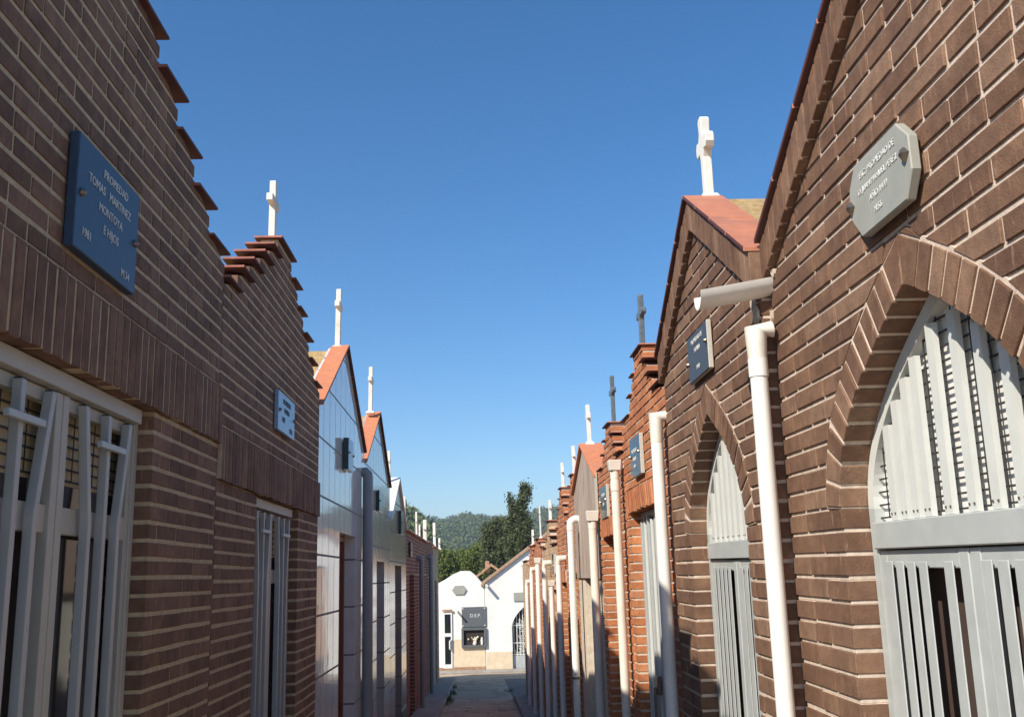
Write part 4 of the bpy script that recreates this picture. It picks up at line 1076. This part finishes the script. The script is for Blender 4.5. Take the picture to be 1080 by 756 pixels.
# tall dark tree: crown traced from the photograph, given its own depth (distance 50 m)
def px(u, v, Y):
    d = M @ Vector((u - 540.0, -(v - 378.0), -F_PX)); k = Y / d.y; p = EYE + d * k; return p.x, p.z
def blob(u, v, ru, rv, Y, dep=1.0):
    x_, z_ = px(u, v, Y); s_ = Y / F_PX
    return (x_, Y, z_, ru * s_, ru * s_ * dep, rv * s_)
YT = 50
x0, _ = px(545, 600, YT)
tree('cypress_tree', 'tall dark cypress with ragged double top behind the white buildings', 'tree', x0, YT,
     [blob(553, 514, 4.5, 7, YT, 1), blob(557, 519, 5, 3, YT), blob(551, 530, 7, 7, YT), blob(548, 545, 9, 10, YT), blob(550, 562, 12, 12, YT), blob(548, 580, 15, 14, YT), blob(537, 524, 2, 6, YT), blob(540, 532, 4, 5, YT), (x0, YT, -0.3, 1.0, 1.0, 1.6), blob(545, 537, 8, 9, YT), blob(540, 552, 9, 10, YT), blob(553, 556, 10, 12, YT), blob(545, 572, 16, 14, YT), blob(554, 522, 5, 8, YT)],
     7.0, .13, 26000, 'leaf_dark', 61, tr=.2, clump=.16)
YT2 = 53
x1, _ = px(522, 600, YT2)
tree('cypress_tree', 'broad dark evergreen left of the tall cypress', 'tree', x1, YT2,
     [blob(524, 560, 9, 10, YT2), blob(516, 570, 9, 12, YT2), blob(530, 575, 10, 12, YT2), blob(520, 590, 14, 14, YT2), blob(527, 551, 5, 5, YT2), blob(513, 557, 4, 5, YT2)],
     4.5, .13, 12000, 'leaf_dark', 62, tr=.2, clump=.18)
for i, (u, v, ru, rv, Yt, lab) in enumerate([
    (470, 594, 12, 13, 60, 'bright green bushy pine at the left end of the tree line'),
    (486, 593, 11, 11, 64, 'rounded green pine above the clipped white gable'),
    (500, 590, 11, 12, 58, 'green pine between the bushy pine and the dark evergreens'),
    (508, 584, 8, 12, 66, 'narrow olive green pine touching the dark evergreens'),
    (455, 594, 10, 12, 62, 'green pine rising behind the crosses of the left row')]):
    xx, _ = px(u, 610, Yt)
    tree('pine_tree', lab, 'tree', xx, Yt, [blob(u, v, ru, rv, Yt), blob(u - 4, v + 6, ru * .8, rv * .7, Yt), blob(u + 5, v + 9, ru * .8, rv * .8, Yt), blob(u + 2, v - 5, ru * .6, rv * .6, Yt)], 4.0, .16, 7000, 'leaf_mid', 70 + i, 'pines beyond the white buildings', clump=.22)

# hills with forest
def hill_h(x, y):
    # ridge lines by bearing, heights follow the skyline of the photograph
    b = x / max(y, 1.0)
    def bump(c, w_, h): return h * math.exp(-((b - c) / w_) ** 2)
    far = 1.0 / (1 + math.exp(-(y - 430) / 45))
    z = -3 + far * (33 + bump(-.010, .018, 4) + bump(-.065, .02, 2.5) + bump(-.12, .04, 6) + bump(.03, .02, 0) + bump(.15, .09, 9) + bump(-.25, .1, 12))
    near = math.exp(-((y - 230) / 70) ** 2)
    z += near * 16.5 / (1 + math.exp((b + .043) / .008))
    z += 1.2 * math.sin(x * .05 + y * .021) * min(1, max(0, (y - 120) / 100)) + .8 * math.sin(x * .11 - y * .05) * min(1, max(0, (y - 120) / 100))
    return z
mb = MB(); NX, NY = 90, 50
for j in range(NY):
    y = 110 + (900 - 110) * j / (NY - 1)
    for i in range(NX):
        x = (-.6 + 1.2 * i / (NX - 1)) * (y + 60); mb.v.append((x, y, hill_h(x, y)))
for j in range(NY - 1):
    for i in range(NX - 1):
        o = j * NX + i; mb.f.append([o, o + 1, o + NX + 1, o + NX]); mb.m.append(0)
MT['hill'] = plain('hill_scrub', (.075, .085, .04), .95, .35, .05, stain=(.20, .15, .09))
struct(mb.build('hill', 'hill', recalc=False, smooth=True))
fr_ = random.Random(99); mb = MB()
for i in range(6500):
    y = 140 + 560 * fr_.random() ** .8; b = fr_.uniform(-.17, .14); x = b * y
    if fr_.random() < .0: continue
    z = hill_h(x, y); hgt = fr_.uniform(2.6, 5.5); rad = fr_.uniform(1.4, 2.8); nl = 34 if y < 480 else 26
    if z < 0 and y > 160 and y < 330: nl = 14
    for _ in range(nl):
        d = Vector((fr_.gauss(0, 1), fr_.gauss(0, 1), fr_.gauss(0, 1))).normalized() * (fr_.random() ** .4)
        leaf_tri(mb, Vector((x + d.x * rad, y + d.y * rad, z + hgt * .55 + d.z * hgt * .5)), 1.5, fr_)
o = mb.build('forest', 'leaf_far', recalc=False); o['kind'] = 'stuff'

# air
mb = MB(); mb.box(-950, 950, -70, 1550, -4.2, 75)
hz = bpy.data.materials.new('air'); hz.use_nodes = True; ht = hz.node_tree
ht.nodes.remove(ht.nodes['Principled BSDF']); pv = ht.nodes.new('ShaderNodeVolumePrincipled')
pv.inputs['Color'].default_value = (.80, .88, 1, 1); pv.inputs['Density'].default_value = .0006; pv.inputs['Anisotropy'].default_value = .2
ht.links.new(pv.outputs[0], ht.nodes['Material Output'].inputs['Volume'])
MT['air'] = hz
o = mb.build('haze', 'air'); o['kind'] = 'stuff'

# weeds along the kerb
mb = MB(); wr = random.Random(4)
for (x, y, n_, s_) in ((-.69, 22.5, 90, .12), (-.70, 21.5, 40, .08), (-.66, 24.5, 60, .10), (.70, 25, 30, .07), (-.68, 27, 30, .08)):
    for _ in range(n_):
        bx_, by_ = x + wr.gauss(0, .05), y + wr.gauss(0, .25); z = ground_z(by_); h_ = s_ * wr.uniform(.4, 1.4); a = wr.uniform(0, 6.28); l_ = h_ * .5
        o = len(mb.v); mb.v += [(bx_ - .006, by_, z), (bx_ + .006, by_, z), (bx_ + l_ * math.cos(a), by_ + l_ * math.sin(a), z + h_)]; mb.f.append([o, o + 1, o + 2]); mb.m.append(0)
o = mb.build('weeds', 'weed', recalc=False); o['kind'] = 'stuff'
